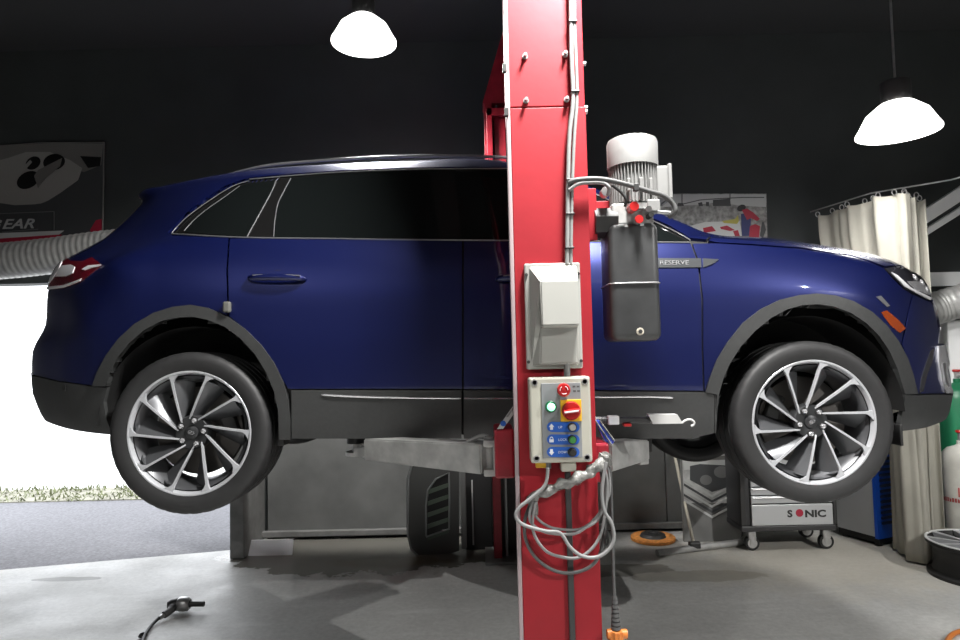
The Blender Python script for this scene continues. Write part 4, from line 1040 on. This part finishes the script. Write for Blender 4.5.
a = at(1.5, 227.5, Yp-.004); text_mesh('EAR', .125, a-V((0, 0, .012)), X_, (Z_+X_*.02).normalized(), .002, .32, .002, 1.32).build('lettering', 'poster_white', ep)
a = at(-13, 228.5, Yp-.004); text_mesh('G', .125, a-V((0.01, 0, .012)), X_, Z_, .002, .32, .006, 1.28).build('lettering', 'poster_white', ep)
for s_ in ([(-10, 214), (54, 211.5)], [(54, 211.5), (54, 230)], [(2, 232), (38, 229.2)]): MB().tube([at(*s_[0], Yp-.003), at(*s_[1], Yp-.003)], .003, 6).build('frame_line', 'poster_frame', ep)
MB().tube([at(104, 142, PY), at(102.5, 234, PY)], .006, 6).build('edge_bead', 'poster_mid', ep)
MB().tube([at(-40, 149, PY), at(0, 145.8, PY), at(40, 142.7, PY), at(104, 142.2, PY)], .004, 6).build('edge_bead', 'poster_mid', ep)

rp = thing('poster', at(715, 240, PY), 'pale racing photo poster with red figure behind the bonnet', 'poster')
flat([(655, 193.5), (766.5, 193.5), (767.5, 244), (655, 244)], PY, .02).build('board', 'poster_crowd', rp)
Yp = PY-.002
flat([(656, 194.2), (766, 194.2), (766, 207), (740, 205.5), (718, 202), (700, 204.5), (680, 205.5), (656, 208)], Yp).build('sky_print', 'poster_white', rp)
flat([(713, 200), (730, 198.5), (731, 206), (713, 206)], Yp-.001).build('stand_print', 'poster_dark', rp)
for s_ in ([(682, 194), (682, 206)], [(730, 194), (730, 200)], [(683, 204), (700, 200), (720, 198.5), (742, 197.5), (764, 197.5)]):
    MB().tube([at(*q_, Yp-.001) for q_ in s_], .004, 6).build('gantry_print', 'poster_dark', rp)
for s_ in ([(698, 203), (702, 202), (703, 206), (699, 206)], [(706, 202), (709, 202), (709, 206), (706, 206)], [(678, 203), (683, 203), (684, 206), (677, 206)]): flat(s_, Yp-.001).build('crowd_print', 'poster_dark', rp)
flat([(690, 226), (705, 222), (740, 221), (742, 236), (690, 236)], Yp-.0005).build('smoke_print', 'poster_white', rp)
for s_ in ([(703, 228), (712, 226), (716, 231), (704, 233)], [(720, 227), (727, 225.5), (735, 230), (730, 231), (721, 229)], [(733, 231), (738, 230), (740, 236), (735, 236)]): flat(s_, Yp-.002).build('car_print', 'poster_red', rp)
flat([(722, 221), (735, 219), (738, 215), (739, 221), (737, 224), (724, 223)], Yp-.002).build('flag_print', 'poster_yellow', rp)
flat([(741, 214), (747, 213), (751, 219), (750, 236), (742, 236)], Yp-.003).build('leg_print', 'poster_blue', rp)
flat([(742, 210), (747, 208.5), (754, 213), (760, 219), (757, 221), (751, 218), (747, 220), (744, 214)], Yp-.004).build('coat_print', 'poster_red', rp)
flat([(750, 226), (755, 224), (760, 226), (759, 238), (749, 238)], Yp-.004).build('coat_print', 'poster_red', rp)
flat(ell(741.5, 208, 4.5, 3.2, -.4), Yp-.004).build('cap_print', 'poster_black', rp)
flat([(762, 222), (764, 222), (766, 230), (763, 238), (760, 236)], Yp-.002).build('leg_print', 'poster_dark', rp)

# chevron poster leaning panel between rotor and cart
YK = 5.40
kp = thing('display_panel', floor_at(716, 548), 'grey panel with chevron print standing beside the tool cart', 'panel')
a = at(680, 440, YK); b = at(742, 546, YK)
MB().bb(a.x, YK, .0, b.x, YK+.03, at(700, 440, YK).z, .004).build('board', 'display_grey', kp)
Yk = YK-.003
flat([(682, 452), (741, 451), (741.5, 503), (684, 503)], Yk).build('print', 'display_print', kp)
flat([(682, 446), (741, 445), (741, 462), (726, 464), (724, 468), (684, 470)], Yk-.001).build('print_band', 'poster_white', kp)
for k in range(5):
    y = 478+k*5.2
    flat([(684, y), (712, y+17), (741, y+2), (741, y+4), (712, y+19.5), (684, y+2.6)], Yk-.002).build('chevron', 'poster_white' if k % 2 == 0 else 'poster_dark', kp)
flat([(690, 466), (700, 464), (736, 466), (738, 484), (712, 492), (690, 480)], Yk-.0015).build('engine_print', 'poster_dark', kp)
for e in (ell(722, 472, 8, 6), ell(706, 480, 6, 5)): flat(e, Yk-.003).build('engine_print', 'cable_grey', kp)
flat([(690, 456.5), (736, 455.5), (736, 459.5), (690, 460.5)], Yk-.002).build('red_print', 'poster_mid', kp)

# ------------------------------------------------------------------ flexible ducts
def duct(name, pts, r, label):
    q = cr(pts, 14); L = sum((q[i+1]-q[i]).length for i in range(len(q)-1)); n = int(L/.012); k = len(q)
    # resample evenly
    acc = [0]
    for i in range(k-1): acc.append(acc[-1]+(q[i+1]-q[i]).length)
    out = []; j = 0
    for i in range(n+1):
        s = L*i/n
        while j < k-2 and acc[j+1] < s: j += 1
        out.append(q[j].lerp(q[j+1], (s-acc[j])/max(1e-9, acc[j+1]-acc[j])))
    rs = [r*(1+.02*cos(pi*i/2.0)) for i in range(n+1)]
    o = MB().tube(out, rs, 28).build(name, 'duct_silver', label=label, cat='duct', sharp=80); return rootify(o, out[-1])
duct('flexible_duct', [V((-4.88, 5.32, at(-60, 264, 5.3).z)), at(-60, 264, 5.3), at(0, 261, 5.3), at(50, 256, 5.32), at(100, 249, 5.36), at(160, 243, 5.40), at(205, 240, 5.44), at(225, 239, 5.56)], .15, 'silver flexible duct under the engine poster on the left')
duct('flexible_duct', [at(924, 312, 5.35), at(940, 307, 5.35), at(960, 301, 5.3), at(1000, 290, 5.2), V((4.86, 5.0, at(1000, 290, 5.2).z+.05))], .135, 'silver flexible duct beside the car nose on the right')

# ------------------------------------------------------------------ curtain
cpath = [(2.95, 5.50), (3.02, 5.30), (2.99, 5.14), (3.10, 5.00), (3.06, 4.86), (3.15, 4.74), (3.24, 4.78), (3.25, 4.92), (3.36, 4.84), (3.40, 4.98), (3.50, 4.95)]
dense = cr([V((a, b, 0)) for a, b in cpath], 16)
k = len(dense); zc = at(912, 194, 4.8).z; nz_ = 40; vs = []
cpv = V((3.30, 4.80, 0))
for j in range(nz_+1):
    t = j/nz_; z = .015+(zc-.015)*t
    e = max(0, min(1, (z-1.1)/1.5)); e = e*e*(3-2*e)
    for i, p in enumerate(dense):
        s = i/(k-1); T = (dense[min(i+1, k-1)]-dense[max(i-1, 0)]).normalized(); n_ = V((-T.y, T.x, 0))
        f = 1-(1-e)*(.58*max(0, 1-s*1.9)**.6)
        q = cpv+(p-cpv)*f
        if s < .55: q = q+V((0, -.05*(1-e)*(1-s), 0))
        amp = (.022*sin(s*41+.3*t)+.008*sin(s*97+1+t*2.5))*(.6+.4*t)+.022*sin(t*4+s*9)*(1-t)
        zz = z - (.018*abs(sin(s*31)) if j == nz_ else 0)
        vs.append(q+n_*amp+V((0, 0, zz)))
fs = [[j*k+i, j*k+i+1, (j+1)*k+i+1, (j+1)*k+i] for j in range(nz_) for i in range(k-1)]
cu = thing('curtain', (3.2, 4.9, 0), 'cream plastic curtain hanging in folds at the right', 'curtain')
ob = MB().add(vs, fs, 0, True).build('cloth', 'curtain', cu, sharp=180)
md = ob.modifiers.new('thick', 'SOLIDIFY'); md.thickness = .003
for i in range(0, k, 11):
    p = dense[i]; MB().tube([V((p.x+.018*cos(a0*pi/6), p.y, zc+.005+.022*sin(a0*pi/6))) for a0 in range(12)], .004, 6, closed=True).build('curtain_ring', 'steel', cu)
w0, w1 = V((3.10, 5.6, zc+.03)), V((3.62, 2.0, zc+.03))
ra = MB().tube([(2.94, 5.6, zc+.05), (3.08, 4.95, zc+.05), (3.45, 4.6, zc+.05), (3.75, 3.2, zc+.05)], .006, 8)
rootify(ra.build('curtain_wire', 'steel', label='thin steel wire the cream curtain hangs from', cat='wire'), (3.12, 5.6, zc+.03))

# ------------------------------------------------------------------ gas cylinders
def cyl_bottle(c, r, h, m, label, letters=None):
    t = thing('gas_cylinder', c, label, 'gas cylinder')
    MB().lathe([(1e-5, 0), (r*.96, 0), (r, .02), (r, h-r*.9), (r*.92, h-r*.5), (r*.65, h-r*.2), (r*.3, h-.01), (.03, h), (.03, h+.03), (1e-5, h+.03)], c, Z_, 40).build('bottle', m, t)
    v = MB().cyl(V(c)+Z_*(h+.02), Z_, .02, .07, 14).cyl(V(c)+Z_*(h+.055)+V((0, .0, 0)), -Y_, .012, .06, 12); v.build('valve', 'steel', t)
    MB().lathe([(1e-5, .0), (.03, .004), (.034, .012), (.03, .022), (1e-5, .024)], V(c)+Z_*(h+.085), Z_, 16).build('hand_wheel', 'red_plastic', t)
    return t
q = floor_at(966, 548); wc = V((3.685, 4.98, 0)); hw_ = at(958, 446, 4.9).z
t = cyl_bottle(wc, .145, hw_, 'cyl_white', 'dirty white gas cylinder with red writing behind the lying wheel')
def curved_text(body, size, c, r, ang0, z, m, par):
    tm = text_mesh(body, size, (0, 0, 0), X_, Z_, .001)
    for i, v in enumerate(tm.v):
        a0 = ang0+v.x/r; rr = r+.001-v.y; tm.v[i] = V((c[0]+rr*sin(a0), c[1]-rr*cos(a0), z+v.z))
    return tm.build('lettering', m, par)
zt4 = at(955, 497, 4.85).z; ang = -1.12
curved_text('17', .10, wc, .145, -1.02, zt4-.01, 'red_ink', t)
for k in range(9):
    a0 = -1.70+k*.13; zz = zt4-.055
    MB().prism([V((wc[0]+0.1462*sin(a0+d_), wc[1]-0.1462*cos(a0+d_), zz+h_)) for d_, h_ in ((0, 0), (.09, 0), (.09, .03 if k % 3 else .02), (0, .03))], (0, 0, .001)).build('red_mark', 'red_ink', t)
cyl_bottle(V((3.99, 5.40, 0)), .15, at(955, 383, 5.3).z, 'cyl_green', 'green gas cylinder behind the white one, mostly hidden')

# ------------------------------------------------------------------ alloy wheel lying on the floor
c = floor_at(980, 577)
fw = thing('spare_wheel', c, 'black alloy wheel with silver face lying on floor, lower right', 'wheel')
rw = .30; hw2 = .24
MB().lathe([(rw-.02, .0), (rw, 0), (rw, .02), (rw-.03, .035), (rw-.045, .10), (rw-.04, .17), (rw-.02, .20), (rw, .215), (rw, hw2), (rw-.012, hw2), (rw-.03, .20), (rw-.055, .1), (rw-.02, 0)], c, Z_, 64).build('rim', 'rubber', fw)
MB().lathe([(rw-.014, hw2-.004), (rw-.012, hw2+.003), (rw+.001, hw2+.003), (rw+.003, hw2-.004)], c, Z_, 64).build('rim_lip', 'poster_white', fw)
MB().lathe([(1e-5, hw2-.02), (.06, hw2-.02), (.07, hw2-.05), (.07, hw2-.09)], c, Z_, 32).build('hub', 'gunmetal', fw)
for k in range(10):
    a0 = 2*pi*k/10+.1; d = V((cos(a0), sin(a0), 0)); n_ = V((-d.y, d.x, 0)); z = c.z+hw2
    MB().prism([c+d*.05+n_*.009+Z_*(hw2-.016), c+d*(rw-.012)+n_*.022+Z_*(hw2-.002), c+d*(rw-.012)-n_*.022+Z_*(hw2-.002), c+d*.05-n_*.009+Z_*(hw2-.016)], (0, 0, -.03)).build('spoke', 'alloy', fw)

# brake disc on the floor
c = floor_at(653, 540)
bd_ = thing('brake_disc', c, 'rusty orange brake disc lying flat on floor by wall', 'brake disc')
MB().lathe([(.10, .004), (.178, .004), (.183, .008), (.183, .028), (.178, .032), (.10, .032), (.10, .004)], c, Z_, 64).build('disc_ring', 'rust', bd_)
MB().lathe([(.112, .030), (.105, .034), (.098, .052), (.09, .058), (.045, .058), (.04, .05), (.04, .01)], c, Z_, 40).build('disc_hat', 'dark_steel', bd_)
for k in range(5):
    MB().cyl(c+V((.066*cos(k*1.2566), .066*sin(k*1.2566), .056)), Z_, .010, .004, 12).build('stud_hole', 'rubber', bd_)
# floor squeegee
sq = thing('floor_squeegee', floor_at(694, 546), 'floor squeegee leaning on wall with wide metal head', 'squeegee')
h0, h1 = floor_at(657, 553, .03), floor_at(742, 542, .03)
MB().tube([h0, h1], .026, 12).build('head', 'arm_grey', sq)
pm_ = h0.lerp(h1, .43); tp = at(675, 457, BW-.10)
MB().tube([pm_, pm_.lerp(tp, 1.0), pm_.lerp(tp, 1.35)], .013, 10).build('pole', 'wood', sq)
MB().box(pm_+V((0, 0, .025)), (.09, .05, .05), .008).build('socket', 'dark_steel', sq)

# ------------------------------------------------------------------ tool cart
YT = 5.10
cl_, cr2 = at(742, 530, YT).x, at(836, 530, YT).x
zb5, zt5 = at(790, 531, YT).z, .98
tc_ = thing('tool_cart', ((cl_+cr2)/2, YT+.2, 0), 'silver and black drawer tool cart on casters behind front wheel', 'tool cart')
MB().bb(cl_, YT+.012, zb5+.04, cr2, YT+.42, zt5, .012).build('body', 'cart_dark', tc_)
MB().bb(cl_-.005, YT-.005, zb5, cr2+.005, YT+.425, zb5+.045, .01).build('bumper', 'cart_dark', tc_)
dz = [503.5, 495, 486.5, 478, 468, 456, 444]
dl, dr = at(751, 510, YT).x, at(832, 510, YT).x
zbot = at(790, 525.5, YT).z
ed = [zbot]+[at(790, y, YT).z for y in dz]
for k in range(len(ed)-1):
    d = MB().bb(dl, YT-.012, ed[k]+.006, dr, YT+.012, ed[k+1]-.004, .004).build('drawer', 'cart_silver', tc_)
    if k: MB().bb(dl+.01, YT-.026, ed[k+1]-.022, dr-.01, YT-.010, ed[k+1]-.010, .004).build('drawer_handle', 'steel', d)
    else:
        p0 = at(787.5, 517, YT-.012)
        text_mesh('S', .074, p0, X_, Z_, .0015, 0, .003, 1.15).build('lettering', 'sonic_ink', d)
        text_mesh('NIC', .074, at(804.8, 517, YT-.012), X_, Z_, .0015, 0, .003, 1.3).build('lettering', 'sonic_ink', d)
        q = at(799.5, 513.3, YT-.012); MB().cyl(q+V((0, 0, .003)), -Y_, .030, .0015, 24).build('red_dot', 'poster_red', d)
MB().bb(cr2-.02, YT-.014, zb5+.05, cr2+.008, YT+.03, zt5, .006).build('corner_post', 'dark_steel', tc_); MB().bb(cl_-.008, YT-.014, zb5+.05, cl_+.035, YT+.03, zt5, .006).build('corner_post', 'dark_steel', tc_)
for (xx, yy) in ((cl_+.09, YT+.05), (cr2-.06, YT+.05), (cl_+.09, YT+.36), (cr2-.06, YT+.36)):
    cs = MB().cyl((xx, yy-.02, .058), Y_, .057, .04, 28, 0).cyl((xx, yy-.023, .058), Y_, .038, .046, 20, 1)
    cs.bb(xx-.03, yy-.03, .085, xx+.03, yy+.03, zb5+.004, .006, 1); cs.bb(xx-.02, yy-.031, .045, xx+.02, yy-.025, .10, .002, 1); cs.bb(xx-.02, yy+.025, .045, xx+.02, yy+.031, .10, .002, 1)
    cs.build('caster', ['rubber', 'steel'], tc_)
# ------------------------------------------------------------------ blue and grey service machine
k0, k1, k2 = floor_at(880, 547), floor_at(838, 535), floor_at(894, 540)
e1 = (k1-k0); w1_ = e1.length; e1.normalize(); e2 = V((-e1.y, e1.x, 0)); e2 = e2 if e2.y > 0 else -e2
sm = thing('service_machine', k0+(e1*w1_/2)+e2*.3, 'grey service machine with louvred blue side by the curtain', 'machine')
dp = .26; hh = at(870, 440, 5.3).z
def slab(mb, a0, a1, b0, b1, z0, z1, m=0): mb.prism([k0+e1*a0+e2*b0+Z_*z0, k0+e1*a1+e2*b0+Z_*z0, k0+e1*a1+e2*b1+Z_*z0, k0+e1*a0+e2*b1+Z_*z0], (0, 0, z1-z0), m); return mb
slab(MB(), .03, w1_, 0, dp, .07, hh).build('cabinet', 'machine_grey', sm)
slab(MB(), .01, w1_, .01, dp-.01, .02, .068).build('base', 'rubber', sm)
bp = MB(); slab(bp, -.0, .028, -.012, dp, .06, hh+.02); bp.build('side_panel', 'machine_blue', sm)
lv = MB()
for i in range(16):
    z = .17+i*.042; slab(lv, -.012, -.001, .03, dp-.03, z, z+.02)
lv.build('louvres', 'louvre_dark', sm)
lw = MB()
for i in range(16):
    z = .17+i*.042; slab(lw, .06, .27, -.0, -.012, z, z+.014)
MB().cyl(k0+e1*.04+e2*.04, Z_, .03, .03, 16).build('foot', 'rubber', sm)
MB().cyl(k0+e1*(w1_-.05)+e2*.04, Z_, .03, .03, 16).build('foot', 'rubber', sm)

# ------------------------------------------------------------------ black vehicle trim panel against the wall
YV = 5.22
tp_ = thing('trim_panel', floor_at(440, 558), 'black moulded panel with slatted vent leaning at back wall', 'panel')
def up(pts, Y, z0=None): return [at(a, b, Y) for a, b in pts]
MB().prism(up([(412, 462), (459, 464), (459, 551), (452, 553), (418, 556.5), (410, 549), (406.5, 534), (406.5, 478)], YV), (0, .05, 0)).build('panel_body', 'panel_black', tp_)
MB().tube(up([(413, 462), (408.5, 478), (407.5, 534), (411, 549), (418, 556)], YV), .008, 8).build('lit_rim', 'strip_light', tp_)  # pale tube paints in the light along the panel's left edge
vf = cr([V((a, b, 0)) for a, b in [(426, 536), (426, 505), (428, 490), (436, 479), (449, 472.5), (449.5, 500), (449, 529), (426, 537)]], 1)
MB().tube([at(p.x, p.y, YV-.004) for p in vf], .008, 8).build('vent_frame', 'strip_light', tp_)
MB().prism(up([(427, 536), (427, 505), (429, 490), (436, 480), (448.5, 474), (448.5, 528)], YV-.002), (0, .001, 0)).build('vent_recess', 'rubber', tp_)
for i in range(5):
    y = 484+i*11.5
    MB().prism(up([(427.5, y+6), (448.5, y-1), (448.5, y+3), (427.5, y+10.5)], YV-.008), (0, .006, 0)).build('vent_slat', 'vent_green', tp_)
st_ = MB(); a, b = at(461, 468, YV), at(461, 548, YV); st_.bb(a.x-.01, YV-.005, .04, a.x+.035, YV+.05, a.z, .006); st_.build('metal_strip', 'cable_grey', tp_)
q = at(472, 500, 5.35); ap = MB().bb(q.x-.06, 5.32, 0, at(492, 500, 5.35).x, BW-.1, at(472, 455, 5.35).z, .01)
rootify(ap.build('cabinet', 'black_plastic', label='plain black cabinet between vented panel and far red post', cat='cabinet'), (q.x+.05, 5.4, 0))
q = at(472, 480, 5.315); MB().bb(q.x-.006, 5.305, at(472, 545, 5.31).z, q.x+.006, 5.319, q.z, .002).build('edge_strip', 'poster_white', bpy.data.objects['cabinet'])

# paper-like white sheet on the floor
wa, wb_ = floor_at(248, 556), floor_at(292, 555)
rootify(MB().prism([wa, wb_, wb_+V((-.005, .06, .105)), wa+V((.005, .06, .105))], (0, .012, .004)).build('white_board', 'paper', label='small white board leaning low against the wall rail by the frame post', cat='board'), wa.lerp(wb_, .5))

# ------------------------------------------------------------------ air gun with hose
def fa(px, py, z): return floor_at(px, py, z)
ag = thing('air_wrench', fa(180, 606, 0), 'black and silver air wrench lying on the concrete floor', 'tool')
zg = .05
a, b, c_, d = fa(167, 606, zg), fa(179, 604, zg), fa(190, 604, zg), fa(204, 604, zg)
MB().tube([a, a.lerp(b, .3), b], [.024, .036, .04], 18).build('motor_housing', 'black_plastic', ag)
MB().tube([b, b.lerp(c_, .15), b.lerp(c_, .8), c_], [.041, .045, .043, .03], 20).build('hammer_case', 'steel', ag)
MB().tube([c_, c_.lerp(d, .12), d], [.022, .016, .016], 14).build('socket', 'dark_steel', ag)
MB().tube(cr([a.lerp(b, .5), fa(171, 610, .04), fa(164, 615, .03)], 5), [.026]*5+[.022]*6, 14).build('handle', 'cable_dark', ag)
hs = cr([fa(166, 613, .03), fa(158, 619, .02), fa(151, 626, .012), fa(146, 633, .012), fa(143, 640, .012), fa(138, 655, .012)], 8)
MB().tube(hs, .010, 10).build('air_hose', 'rubber', ag)
MB().tube([fa(165, 614, .03), fa(160, 618, .022)], .014, 12).build('hose_coupling', 'steel', ag)
MB().lathe([(.018, 0), (.026, .006), (.018, .02)], fa(143, 637, .002), Z_, 20).build('hose_coupling', 'rubber', ag)
# orange hose end in the lower right corner
hz_ = cr([fa(946, 643, .015), fa(952, 635, .015), fa(962, 631, .015), fa(985, 628, .015)], 8)
rootify(MB().tube(hz_, .013, 10).build('hose', 'orange_plastic', label='orange hose on the floor in the lower right corner', cat='hose'), hz_[0])

# ------------------------------------------------------------------ light and view
w = bpy.data.worlds.new('world'); sc.world = w; w.use_nodes = True
w.node_tree.nodes['Background'].inputs[0].default_value = (.93, .96, 1, 1); w.node_tree.nodes['Background'].inputs[1].default_value = 4
pl = bpy.data.lights.new('yard_portal', 'AREA'); pl.shape = 'RECTANGLE'; pl.size = OPX-XL; pl.size_y = HZ; pl.cycles.is_portal = True
po_ = bpy.data.objects.new('yard_portal', pl); C.objects.link(po_); po_.location = ((OPX+XL)/2, BW+.05, HZ/2); po_.rotation_euler = (R(-90), 0, 0)
sc.view_settings.view_transform = 'Standard'; sc.view_settings.look = 'None'; sc.view_settings.gamma = 1; sc.view_settings.use_curve_mapping = False
sc.view_settings.exposure = 0.0
